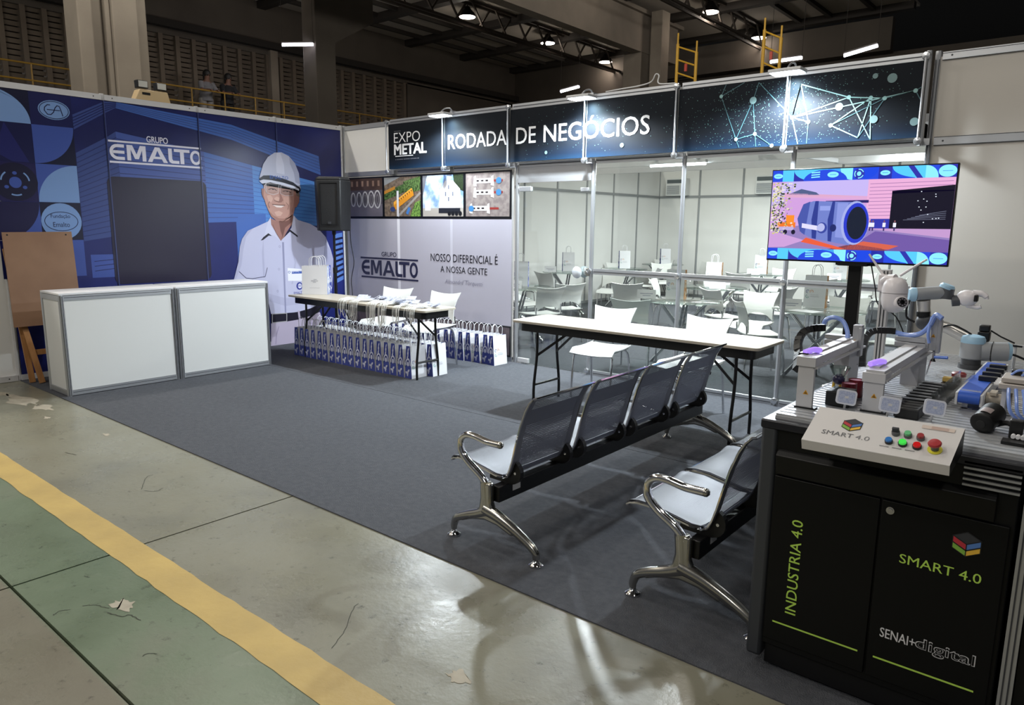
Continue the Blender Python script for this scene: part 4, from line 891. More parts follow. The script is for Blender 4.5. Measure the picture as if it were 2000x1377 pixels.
# emergency light unit on top of the mural wall
t = thing('emergency_light', 'beige twin-headed emergency light on top of the blue wall', 'lamp', (-.06, -2.47, H)); BEI = mat('beige_plastic', '#b9a27c', .55)
MB().prism([(-2.66, H), (-2.28, H), (-2.31, H+.115), (-2.61, H+.115)], lambda y, z: (-.13, y, z), lambda y, z: (.0, y, z)).build('battery_box', BEI, t, bevel=.008)
MB().box((.0005, -2.585, H+.06), (.003, -2.50, H+.085)).build('vent', BLACK, t)
for y in (-2.56, -2.36):
    hd = MB().prism([(y-.055, H+.13), (y+.055, H+.13), (y+.05, H+.21), (y-.06, H+.21)], lambda a, z: (-.10, a, z), lambda a, z: (-.02, a, z)).build('lamp_head', BLACK, t, bevel=.004)
    MB().box((-.02, y-.048, H+.14), (-.016, y+.045, H+.203)).build('lens', mat('ribbed_lens', '#b8b8b2', .3, bump=.5, bscale=120), hd)
# ---------------------------------------------------------------- television on a pole
TVY = -1.2
t = thing('television', 'wide flat television playing a factory video between blue patterned borders', 'television', (6.92, TVY, 1.35))
x0, x1, z0, z1 = 6.345, 7.455, 1.345, 1.96
MB().box((x0, TVY, z0), (x1, TVY+.035, z1)).build('casing', BLACK, t, bevel=.003)
p = Print((0, TVY-.0006, 0), (1, 0, 0), (0, 0, 1), .0004); w = x1-x0-.016; hh = z1-z0-.02; bx, bz = x0+.008, z0+.012
def X_(u): return bx+u*w
def Z_(v): return bz+v*hh
def Q(pts, c, l=2, s=1.15): p.poly([(X_(u), Z_(v)) for u, v in pts], E(c, s), l)
def RQ(u0, v0, u1, v1, c, l=2): Q([(u0, v0), (u1, v0), (u1, v1), (u0, v1)], c, l)
RQ(0, 0, 1, 1, '#1b35b8', 0); RQ(0, .125, 1, .875, '#c9a0dc', 1)
Q([(0, .6), (0, .80), (.1, .875), (.58, .875), (.58, .7)], '#bfb0ea', 2); RQ(.08, .47, .56, .70, '#c99ad6', 3); Q([(.08, .7), (.56, .66), (.56, .7), (.08, .75)], '#d5a3c4', 3); Q([(.33, .64), (.57, .63), (.57, .66), (.33, .655)], '#231f63', 4)
Q([(.1, .73), (.18, .79), (.27, .75), (.29, .72)], '#4f5c84', 3)
RQ(.56, .40, 1, .875, '#e2a9d2', 3)
for i in range(12): p.line([(X_(.57), Z_(.42+i*.037)), (X_(.99), Z_(.42+i*.037+.012))], .0035, E('#a97bb0'), 4)
RQ(.69, .36, 1, .75, '#0d0a20', 5); Q([(.69, .72), (.69, .75), (1, .80), (1, .74)], '#0d0a20', 5); RQ(.59, .36, .69, .46, '#3035a8', 5)
Q([(0, .125), (0, .33), (.3, .42), (.55, .40), (1, .36), (1, .125)], '#8f7bb6', 3); Q([(.45, .38), (.62, .42), (1, .37), (1, .27), (.7, .33)], '#bd95c8', 4); Q([(.1, .14), (.22, .22), (0, .33), (0, .13)], '#c59ad2', 4); Q([(.5, .17), (.62, .33), (1, .25), (1, .125), (.6, .125)], '#6d55a0', 4)
random.seed(8)
for i in range(420):
    b_ = random.uniform(.29, .865); a = abs(random.gauss(.0, .05 if b_ < .75 else .07))+.008; a = min(a, .14); r = random.uniform(.003, .0085)
    p.oval(X_(a), Z_(b_), r, r*.8, E(random.choice(('#d8d27a', '#e9e2c0', '#5c6a4a', '#2f3a2c', '#cfb9c9', '#f0e8e0'))), 5+i % 3, 8)
RQ(.1, .40, .15, .5, '#f08a28', 6); RQ(.05, .36, .16, .42, '#e8722a', 5); RQ(.06, .33, .15, .37, '#b9a9d8', 6)
for a in (.1, .15): p.oval(X_(a), Z_(.31), .014, .016, E('#171330'), 7, 14)
Q([(.2, .2), (.42, .125), (.46, .135), (.23, .25)], '#e25a3a', 6); Q([(.42, .125), (.56, .22), (.75, .18), (.7, .14)], '#d0604a', 5); Q([(.36, .125), (.7, .125), (.66, .15), (.5, .19)], '#7a3f4c', 5)
Q([(.2, .62), (.26, .655), (.48, .64), (.53, .60), (.53, .22), (.48, .175), (.27, .24), (.2, .30), (.175, .46)], '#6d7cc4', 7)
Q([(.2, .62), (.24, .65), (.22, .28), (.19, .32), (.17, .46)], '#4553a4', 8); Q([(.27, .655), (.29, .655), (.29, .235), (.265, .245), (.255, .45)], '#2c3a8c', 8); Q([(.37, .65), (.385, .65), (.38, .21), (.36, .215), (.35, .45)], '#2c3a8c', 8)
Q([(.3, .6), (.36, .6), (.36, .55), (.3, .55)], '#8f9ce0', 8); Q([(.4, .63), (.46, .63), (.46, .25), (.4, .26)], '#8693d8', 8)
p.oval(X_(.505), Z_(.415), .085*w/1.1, .235*hh, E('#aab4ee'), 9); p.oval(X_(.512), Z_(.415), .076*w/1.1, .215*hh, E('#2a3bd0'), 10); p.oval(X_(.515), Z_(.415), .060*w/1.1, .175*hh, E('#141d33'), 11)
Q([(.2, .36), (.3, .33), (.3, .38), (.2, .41)], '#d9d6f4', 9); p.oval(X_(.32), Z_(.36), .033, .036, E('#3b4aa4'), 9); p.oval(X_(.315), Z_(.365), .024, .027, E('#b9bff0'), 10); p.oval(X_(.385), Z_(.36), .02, .024, E('#1f2a6c'), 9)
for a in (.585, .60, .66, .715):
    RQ(a, .335, a+.008, .39, '#3a2f66', 6); RQ(a-.004, .375, a+.012, .42, '#e4e4f4', 7); p.oval(X_(a+.004), Z_(.435), .005, .007, E('#8a5a66'), 7, 8)
for i in range(14): p.oval(X_(random.uniform(.78, .98)), Z_(random.uniform(.42, .74)), .004, .003, E('#e8f0ff'), 7, 8)
for i in range(5): p.line([(X_(.76+i*.02), Z_(.45+i*.012)), (X_(.97), Z_(.46+i*.02))], .002, E('#8a8fa8'), 7)
C1, C2, C3, C4 = '#2247d8', '#55c6f5', '#8ae6ff', '#2a2fa4'
for v0, v1 in ((.875, 1), (0, .125)):
    RQ(0, v0, 1, v1, C1, 12); hm_ = v1-v0
    V = lambda t_: v0+t_*hm_
    def qc(u0, u1, corner, c, l=14):        # quarter disc filling a tile
        pts = [(u0 if 'l' in corner else u1, V(0) if 'b' in corner else V(1))]
        for k in range(11):
            a = radians(90*k/10); uu = (u1-u0)*cos(a); vv = sin(a)
            pts.append(((u0+uu) if 'l' in corner else (u1-uu), V(vv) if 'b' in corner else V(1-vv)))
        Q(pts, c, l)
    RQ(.062, v0, .13, v1, C2, 13); RQ(.13, v0, .19, v1, C4, 13); qc(.13, .26, 'tr', C2); RQ(.26, v0, .40, v1, C2, 13)
    Q([(.19+.13*(1-cos(radians(a)))/1.0*.97, V(sin(radians(a))*.95)) for a in range(0, 181, 12)], C1, 15); RQ(.33, v0, .40, v1, '#3a86dc', 13); qc(.40, .47, 'tr', C3); qc(.47, .61, 'br', C1, 14); RQ(.47, v0, .53, v1, C1, 13); qc(.53, .61, 'tl', C1); RQ(.61, v0, .68, v1, C4, 13); qc(.61, .68, 'bl', '#1e2aa0'); qc(.68, .85, 'tr', C2); RQ(.80, v0, .85, v1, C2, 13); qc(.85, .915, 'bl', C3); RQ(.915, v0, 1, v1, C4, 13)
    Q([(.76, V(1)), (.79, V(1)), (.84, V(0)), (.81, V(0))], C4, 16)
    for u, r1, r2, c in ((.035, .028, .45, C3), (.36, .032, .5, C3), (.645, .026, .42, C3), (.957, .044, .95, C3)):
        p.oval(X_(u), Z_(V(.5)), r1*w, r2*hm_*hh/2, E(c), 17)
        p.line([(X_(u-r1*.55), Z_(V(.5))), (X_(u+r1*.55), Z_(V(.5)))], .003, E('#3a86dc'), 18)
    for k in (-1, 0, 1): p.line([(X_(.235), Z_(V(.5+.2*k))), (X_(.285), Z_(V(.55+.2*k)))], .008, E(C3), 18)
    p.oval(X_(.505), Z_(V(.5)), .032, .034, E(C4), 16); p.oval(X_(.505), Z_(V(.5)), .013, .014, E(C3), 18); p.ring(X_(.505), Z_(V(.5)), .026, .027, .006, E(C3), 18, 20, 100); p.ring(X_(.505), Z_(V(.5)), .026, .027, .006, E(C3), 18, 140, 220); p.ring(X_(.505), Z_(V(.5)), .026, .027, .006, E(C3), 18, 260, 340)
p.put('screen', t)
MB().box((6.80, TVY+.03, 1.33), (7.04, TVY+.075, 1.66)).build('wall_plate', BLACKM, t)
MB().box((6.82, TVY+.0, 1.328), (7.0, TVY+.04, 1.346)).build('sensor_bar', BLACKM, t)
t = thing('television_stand', 'black pole stand carrying the television behind the benches', 'stand', (6.91, TVY+.1, 0))
MB().box((6.87, TVY+.076, .03), (6.95, TVY+.13, 1.62)).build('pole', BLACKM, t, bevel=.004); MB().box((6.62, TVY-.1, .0065), (7.2, TVY+.3, .03)).build('base', BLACKM, t, bevel=.004)
tag(MB().tube(bez([(7.02, TVY+.03, 1.34), (7.05, TVY+.05, 1.2), (7.08, TVY+.06, 1.08), (7.2, TVY+.1, .98), (7.3, TVY+.2, .6), (7.3, TVY+.3, .02)], 6), .004, 6).build('television_cable', RUBBER), 'thin black cable hanging below the television beside its pole', 'cable')
# ---------------------------------------------------------------- meeting room: round glass tables, chairs, bags and cards
def round_proto():
    t = thing('round_glass_table', 'x', 'table')
    MB().lathe([(.001, .728), (.444, .728), (.45, .734), (.45, .738), (.444, .742), (.001, .742)], (0, 0, 0), 40).build('glass_top', TGLASS, t)
    for k in range(3):
        a = radians(60*k+15); c, s_ = cos(a), sin(a); o = (k-1)*.028; ox, oy = -s_*o, c*o
        b = MB()
        for d in (-.019, .019):
            dx, dy = ox-s_*d, oy+c*d
            b.tube([(c*.33+dx, s_*.33+dy, .006), (-c*.30+dx, -s_*.30+dy, .718)], .0145, 10)
        b.build('leg', CHROME, t)
        for sg in (1,): 
            MB().cyl((-c*.30+ox, -s_*.30+oy, .716), (-c*.30+ox, -s_*.30+oy, .728), .03, 12).build('glass_pad', BLACK, t)
    MB().cyl((0, 0, .33), (0, 0, .40), .04, 16).build('joint', CHROMED, t)
    return t
RT = round_proto(); rt_used = []
def rtable(x, y, rz, label):
    if not rt_used: rt_used.append(1); RT.location = (x, y, .006); RT.rotation_euler = (0, 0, radians(rz)); RT['label'] = label; RT['group'] = 'round glass meeting tables'; return
    dup(RT, (x, y, .006), radians(rz), label, 'round glass meeting tables')
rtable(2.15, 1.25, 10, 'round glass table just inside the glass door')
rtable(4.50, 1.25, 50, 'round glass table behind the second glass pane, nearest the middle post')
rtable(5.97, 1.35, 30, 'round glass table below the television screen')
rtable(.75, 4.30, 0, 'round glass table by the left room wall, seen through the door glass')
rtable(.92, 5.95, 65, 'round glass table by the left room wall, right of the door post')
rtable(.66, 8.0, 20, 'round glass table in the far left corner of the meeting room')
rtable(4.02, 3.15, 80, 'round glass table in the middle of the meeting room')
rtable(3.45, 6.35, 40, 'round glass table toward the back wall, left of the television')
rtable(4.85, 6.1, 5, 'round glass table toward the back wall, directly behind the television edge')
rtable(7.4, 3.6, 25, 'round glass table behind the television pole on the right')
G2 = 'white stacking chairs in the meeting room'
for x, y, rz, lb in (
 (2.62, 1.05, 250, 'white chair in profile at the table inside the glass door, front one of the pair'),
 (2.50, 1.72, 238, 'white chair in profile at the table inside the glass door, rear one of the pair'),
 (1.55, 1.95, 60, 'white chair with plastic wrapping on its seat behind the table inside the door'),
 (1.10, 3.45, 170, 'white chair turned away from the viewer, left of the door knob'),
 (1.50, 4.55, 22, 'white chair facing the viewer right behind the door post'),
 (.42, 6.55, 40, 'white chair behind the left table right of the door post'),
 (3.10, 2.45, 205, 'white chair seen from behind above the chair at the empty folding table'),
 (1.12, 7.05, 25, 'white chair in front of the far corner table, showing a slanted back'),
 (4.28, .62, 196, 'shaded white chair with its back against the glass at the middle post'),
 (4.55, 2.42, 150, 'white chair seen from behind between the two middle tables'),
 (4.80, 3.15, 255, 'white chair turned left at the middle table, grey inside of its back showing'),
 (5.42, 1.30, 128, 'white chair seen from behind on the left of the table below the television'),
 (6.62, 1.62, 262, 'white chair on the right of the table below the television'),
 (5.02, 2.0, 0, 'white chair facing the viewer behind the second-pane table'),
 (3.72, 3.85, 15, 'white chair facing the viewer behind the middle table'),
 (6.05, 2.05, 10, 'white chair facing the viewer behind the table below the television'),
 (3.25, 3.40, 105, 'white chair at the left of the middle table'),
 (.40, 8.55, 30, 'white chair in the far left room corner'),
 (1.25, 8.3, -40, 'white chair at the right of the far corner table'),
 (1.50, 5.75, 285, 'white chair at the right of the left-wall table'),
 (3.40, 5.72, 185, 'white chair turned away at the table toward the back wall'),
 (3.55, 7.05, 5, 'white chair facing the viewer behind the table toward the back wall'),
 (2.82, 6.4, 95, 'white chair at the left of the table toward the back wall'),
 (4.80, 5.45, 190, 'white chair turned away below the lower left television corner'),
 (5.50, 6.2, 275, 'white chair at the right of the table behind the television edge'),
 (4.95, 6.85, 0, 'white chair facing the viewer below the left television edge'),
 (6.75, 3.0, 130, 'white chair seen from behind right of the television pole'),
 (7.55, 2.95, 190, 'white chair turned away behind the camera post'),
 (8.05, 3.5, 260, 'white chair at the right of the rightmost glass table'),
 (.35, 3.62, 120, 'white chair by the left room wall seen above the door table')):
    chair(x, y, rz, lb, G2)
def tent(x, y, z, rz, label):
    t = thing('name_card', label, 'card', (x, y, z), radians(rz), 'folded name cards on the meeting tables')
    b = MB(); b.prism([(-.045, 0), (-.043, 0), (0, .096), (.043, 0), (.045, 0), (0, .10)], lambda a, c: (-.105, a, c), lambda a, c: (.105, a, c))
    b.c = 1
    for k, (u0, u1) in enumerate(((-.07, .075), (-.04, .05))):
        c = .055-.022*k; yy = lambda c: -.045*(1-c/.10)-.0012
        b.add([(u0, yy(c-.004), c-.004), (u1, yy(c-.004), c-.004), (u1, yy(c+.004), c+.004), (u0, yy(c+.004), c+.004)], [(0, 1, 2, 3)])
    b.build('folded_card', [BAGW, P('#8d90a2', .6)], t, world=False, smooth=False)
ZT = .749
for pr, x, y, rz, lb in (
 (BB, 2.10, 1.30, 30, 'gift bag standing on the table inside the glass door'),
 (BB, .62, 4.50, 46, 'gift bag on the left-wall table seen through the door glass'),
 (BB, .86, 6.05, 46, 'gift bag with blue side on the table right of the door post'),
 (BB, .74, 7.95, 46, 'gift bag with blue side on the far corner table'),
 (BO, 4.40, 1.30, 8, 'gift bag with orange side on the second-pane table'),
 (BO, 3.98, 3.25, 8, 'gift bag with orange side on the middle table'),
 (BO, 3.42, 6.45, 8, 'gift bag with orange side on the table toward the back wall'),
 (BO, 4.82, 6.2, 8, 'gift bag with orange side beside the left television edge'),
 (BO, 5.88, 1.52, 2, 'gift bag with orange side on the table below the television')):
    bag(pr, x, y, ZT, rz, lb, 'gift bags on the meeting tables')
for x, y, rz, lb in ((2.22, 1.02, 30, 'white name card in front of the gift bag on the door table'), (.55, 4.05, 35, 'white name card on the left-wall table'), (4.12, 1.12, 24, 'white name card left of the bag on the second-pane table'),
 (4.16, 2.98, 20, 'white name card beside the bag on the middle table'), (3.40, 6.15, 24, 'white name card beside the bag toward the back wall'), (5.72, 1.25, 16, 'white name card on the table below the television'), (4.80, 5.95, 20, 'white name card on the table behind the television edge')):
    tent(x, y, ZT, rz, lb)
tag(MB().add([(5.75, 1.06, ZT+.0006), (6.02, .99, ZT+.0006), (6.08, 1.18, ZT+.0006), (5.82, 1.26, ZT+.0006), (5.75, 1.06, ZT+.0016), (6.02, .99, ZT+.0016), (6.08, 1.18, ZT+.0016), (5.82, 1.26, ZT+.0016)], [(3, 2, 1, 0), (4, 5, 6, 7), (0, 1, 5, 4), (1, 2, 6, 5), (2, 3, 7, 6), (3, 0, 4, 7)]).build('paper_sheet', BAGW, smooth=False), 'white paper sheets lying on the glass table below the television', 'paper')
random.seed(4)
b = MB(); g = [[(1.50+.34*(i/9-.5)+.03*random.uniform(-1, 1), 1.93+.34*(j/9-.5)+.03*random.uniform(-1, 1), .49+.09*sin(pi*i/9)*sin(pi*j/9)+random.uniform(-.018, .018)) for j in range(10)] for i in range(10)]
tag(b.shell(g, .002).build('plastic_wrap', mat('clear_film', '#dfe4e6', .2, spec=.8), ang=80), 'crumpled translucent plastic wrapping lying on a chair behind the door table', 'plastic bag')
for x, z, nm, w in ((.24, 2.24, 'left', .50), (2.3, 2.24, 'right', .56)):
    t = thing('air_conditioner', 'white window air conditioner high on the back wall of the room, the %s one' % nm, 'air conditioner', (x+w/2, D-.1, z), 0, 'window air conditioners on the back wall')
    MB().box((x, D-.16, z), (x+w, D-.001, z+.38)).build('casing', WHITE, t, bevel=.008)
    g = MB()
    for i in range(9): g.box((x+.03, D-.166, z+.03+i*.022), (x+w-.16, D-.161, z+.042+i*.022))
    g.build('grille', mat('grille_grey', '#7f8488', .5), t, smooth=False); MB().box((x+.03, D-.166, z+.27), (x+w-.05, D-.161, z+.35)).build('air_outlet', mat('vent_dark', '#4d5659', .5), t, smooth=False); MB().box((x+w-.13, D-.166, z+.05), (x+w-.03, D-.161, z+.22)).build('control_panel', mat('grille_grey2', '#a9adb0', .5), t, smooth=False)
t = thing('ceiling_light', 'white tube light hanging under the rail inside the meeting room', 'lamp', (3.98, 2.0, 2.36)); TUBE = mat('lit_tube', '#f4fbff', .3, emit=14)
MB().box((3.60, 1.97, 2.325), (4.36, 2.03, 2.36)).build('fitting', ALUW, t, smooth=False); MB().tube([(3.61, 2.0, 2.308), (4.35, 2.0, 2.308)], .014, 10).build('tube', TUBE, t)
for x in (3.7, 4.26): MB().bar((x, 1.62, 2.37), (x, 2.02, 2.365), .02, .012).build('bracket', ALUW, t, smooth=False)
# ---------------------------------------------------------------- training machine
CAB, CABD, CABG = mat('cabinet_black', '#07080a', .4, spec=.3), mat('cabinet_door', '#050607', .45, spec=.25), mat('corner_post_grey', '#34373c', .45)
LIME = P('#b2d85a', .5); MX0, MX1, MY0, MY1, MZ = 7.357, 8.10, -3.86, -2.02, .925
mc = thing('training_machine', 'black automation training cabinet with a silver button console on its front', 'machine', ((MX0+MX1)/2, (MY0+MY1)/2, .0))
MB().box((MX0+.05, MY0+.012, .10), (MX1, MY1, MZ-.03)).build('cabinet', CAB, mc, bevel=.004)
MB().box((MX0+.06, MY0+.03, .02), (MX1-.02, MY1-.05, .11)).build('plinth', BLACK, mc, smooth=False)
for y in (MY0, MY1-.06): MB().box((MX0, y, .045), (MX0+.055, y+.06, MZ-.02)).build('corner_post', CABG, mc, bevel=.012)
MB().box((MX0, MY0+.05, .06), (MX0+.05, MY1-.05, MZ-.03)).build('side_panel', CABG, mc, smooth=False)
MB().box((MX0-.002, MY0-.004, MZ-.03), (MX1+.02, MY1, MZ+.002)).build('worktop_rim', mat('rim_dark', '#22232a', .35, .3), mc, bevel=.006)
MB().prism([(MY0-.012, .81), (MY0+.012, .83), (MY0+.012, .745), (MY0, .74)], lambda y, z: (MX0+.06, y, z), lambda y, z: (MX1-.05, y, z)).build('grip_ledge', CAB, mc, bevel=.003)
sx = 7.752
d1 = MB().box((MX0+.06, MY0, .13), (sx-.003, MY0+.012, .735)).build('door', CABD, mc, bevel=.002); d2 = MB().box((sx+.003, MY0, .13), (MX1-.012, MY0+.012, .735)).build('door', CABD, mc, bevel=.002)
p = Print((0, MY0-.001, 0), (1, 0, 0), (0, 0, 1))
p.text('INDUSTRIA 4.0', 7.487, .25, 7.523, .595, LIME, 1, .01, rot=1); p.rect(7.447, .2, 7.728, .206, LIME, 1); p.put('lettering', d1)
def cube(q, cx, cz, r, l, m0=P('#15161a', .5)):
    h = [(cx+r*cos(radians(a)), cz+r*sin(radians(a))*.92) for a in (90, 30, -30, -90, -150, 150)]; c = (cx, cz); mid = lambda a, b_, t_=.5: (a[0]+(b_[0]-a[0])*t_, a[1]+(b_[1]-a[1])*t_)
    q.poly(h, P('#131418', .5), l); sh = lambda pts: [(cx+(a-cx)*.93, cz+(b_-cz)*.93) for a, b_ in pts]
    q.poly(sh([h[0], h[1], c, h[5]]), P('#303237', .5), l+1)
    ml, mr, mm = mid(h[5], h[4]), mid(h[1], h[2]), mid(c, h[3])
    q.poly(sh([h[5], c, mm, ml]), P('#b5303c', .5), l+1); q.poly(sh([ml, mm, h[3], h[4]]), P('#7fae45', .5), l+1)
    q.poly(sh([c, h[1], mr, mm]), P('#4f78b8', .5), l+1); q.poly(sh([mm, mr, h[2], h[3]]), P('#e0b23e', .5), l+1)
    q.line([h[5], c, h[1]], r*.06, P('#131418', .5), l+2); q.line([c, h[3]], r*.06, P('#131418', .5), l+2); q.line([ml, mm, mr], r*.08, P('#131418', .5), l+2)
p = Print((0, MY0-.001, 0), (1, 0, 0), (0, 0, 1))
cube(p, 7.990, .657, .043, 1); p.put('logo', d2); p = Print((0, MY0-.001, 0), (1, 0, 0), (0, 0, 1)); p.text('SMART 4.0', 7.820, .545, 8.037, .575, LIME, 1, .006); p.put('lettering', d2); p = Print((0, MY0-.001, 0), (1, 0, 0), (0, 0, 1))
p.text('SENAI+', 7.788, .280, 7.888, .312, P('#d2d2d6', .5), 1, .012)
p.text('digital', 7.890, .272, 8.048, .318, P('#c6c6ca', .5), 1, .03); p.text('digital', 7.8915, .274, 8.0465, .316, CABD, 2, -.005); p.put('lettering', d2); p = Print((0, MY0-.001, 0), (1, 0, 0), (0, 0, 1)); p.rect(7.775, .2, 8.054, .206, LIME, 1); p.put('accent_line', d2)
MB().cyl((7.781, MY0-.008, .707), (7.781, MY0, .707), .012, 16).cyl((7.781, MY0-.012, .707), (7.781, MY0-.008, .707), .008, 12).build('lock', CHROME, d2)
# slotted worktop plate
wt = MB(); wt.box((MX0+.035, MY0+.03, MZ-.02), (MX1+.01, MY1-.01, MZ+.012)); ny = 46
for i in range(ny):
    y = MY0+.035+i*(MY1-MY0-.05)/ny; wt.box((MX0+.036, y, MZ+.012), (MX1+.009, y+.026, MZ+.020))
wt.build('slotted_worktop', mat('slot_plate', '#b4b6ba', .35, .4), mc, smooth=False)
fr = MB()
for i in range(5): fr.box((7.96, MY0-.004, .835+i*.017), (MX1, MY0+.008, .841+i*.017))
fr.build('front_extrusion', ALU, mc, smooth=False)
ZW = MZ+.020
# extruded upright at the right corner
up = MB(); up.box((MX1+.012, MY0+.005, .02), (MX1+.047, MY0+.04, ZW+.12)); up.c = 1
for dx in (.022, .036): up.box((MX1+dx-.002, MY0+.003, .02), (MX1+dx+.002, MY0+.006, ZW+.1))
up.build('upright', [ALU, ALUD], mc, smooth=False)
MB().box((MX1+.05, MY0+.02, .05), (MX1+.7, MY1, MZ-.02)).build('side_module', CAB, mc, smooth=False)
MB().box((MX1+.05, MY0+.03, MZ-.02), (MX1+.7, MY1-.01, ZW)).build('side_worktop', mat('slot_plate', '#b4b6ba', .35, .4), mc, smooth=False)
# console with push buttons
cs = thing('button_console', 'silver sloped console with SMART 4.0 lettering and coloured push buttons', 'console', (7.745, -3.94, .94))
A, B_ = Vector((7.538, -4.005, .921)), Vector((7.942, -4.005, .926)); Cc, Dd = Vector((7.951, -3.862, 1.004)), Vector((7.545, -3.862, 1.001))
SILV = mat('brushed_silver', '#d6d4d4', .45, .1)
n_ = (B_-A).cross(Dd-A).normalized(); dn = Vector((0, .012, -.034))
c_ = MB(); bk = Vector((0, 0, -.075)); c_.add([A, B_, Cc, Dd, A+dn, B_+dn, Cc+bk, Dd+bk], [(0, 1, 2, 3), (7, 6, 5, 4), (0, 4, 5, 1), (2, 6, 7, 3)]); c_.c = 1; c_.add([A, A+dn, Dd+bk, Dd, B_, B_+dn, Cc+bk, Cc], [(0, 3, 2, 1), (4, 5, 6, 7)])
c_.build('console_case', [SILV, BLACK], cs, bevel=.0015)
ru = (B_-A).normalized(); uu = (Dd-A).normalized(); LW = (B_-A).length; LH = (Dd-A).length
p = Print(A, ru, uu, .0006); p.n = n_
cube(p, .118, .100, .032, 1); p.put('logo', cs); p = Print(A, ru, uu, .0006); p.n = n_; p.text('SMART', .045, .042, .135, .060, P('#6b6c70', .4), 1, .003); p.text('4.0', .143, .042, .182, .060, P('#77787c', .4), 1, -.008)
p.put('lettering', cs); p = Print(A, ru, uu, .0006); p.n = n_; p.rect(.30, .135, .385, .150, P('#cdbfb6', .5), 1)
for i in range(3): p.rect(.325, .137+i*.0045, .37, .1385+i*.0045, P('#b58f86', .5), 2)
p.put('warning_label', cs); p = Print(A, ru, uu, .0006); p.n = n_
for i in range(3): p.rect(.215+i*.034, .030, .24+i*.034, .0335, P('#8f8f92', .5), 1)
p.put('button_caption', cs)
def onp(u, v, h=0): return A+ru*u+uu*v+n_*h
def button(u, v, r, h, cap, base, name, em=0):
    o = MB().cyl(onp(u, v), onp(u, v, h*.55), r*1.06, 20).build('button_base', mat(base[0], base[1], .45), cs)
    MB().cyl(onp(u, v, h*.55), onp(u, v, h), r*.92, 20, r*.86).build(name, mat(cap[0], cap[1], .2, emit=em), o)
BG_ = ('button_grey', '#5a5b5f'); BB_ = ('button_black', '#121316')
button(.235, .052, .0105, .014, ('button_blue', '#3f7ec9'), BB_, 'blue_cap'); button(.272, .052, .0115, .014, ('button_green_lit', '#3fce4a'), BB_, 'green_cap', .6); button(.310, .050, .0115, .014, ('button_red', '#c01a1c'), BB_, 'red_cap', .25)
button(.276, .090, .0105, .016, ('button_pale_green', '#6dbf86'), BG_, 'pale_green_cap'); button(.310, .088, .0105, .016, ('button_dull_red', '#9a3f42'), BG_, 'dull_red_cap')
o = MB().cyl(onp(.243, .092), onp(.243, .092, .010), .0115, 20).build('selector_base', mat('button_grey', '#5a5b5f'), cs); MB().box((-.0095, -.004, 0), (.0095, .004, .016)).xf(Matrix.Translation(onp(.243, .092, .009)) @ Matrix((ru, uu, n_)).transposed().to_4x4()).build('selector_knob', mat('knob_dark', '#3b3c41', .5), o, bevel=.002)
o = MB().cyl(onp(.355, .052), onp(.355, .052, .003), .019, 24).build('stop_ring', mat('ring_yellow', '#d6cf3a', .5), cs); MB().cyl(onp(.355, .052, .003), onp(.355, .052, .02), .0105, 16).build('stop_stem', mat('button_grey', '#5a5b5f'), o)
M = Matrix.Translation(onp(.355, .052, .02)) @ Matrix((ru, uu, n_)).transposed().to_4x4(); MB().lathe([(.010, .0), (.017, .002), (.0178, .006), (.015, .010), (.001, .012)], (0, 0, 0), 24).xf(M).build('stop_cap', mat('stop_red', '#a8383c', .35), o)
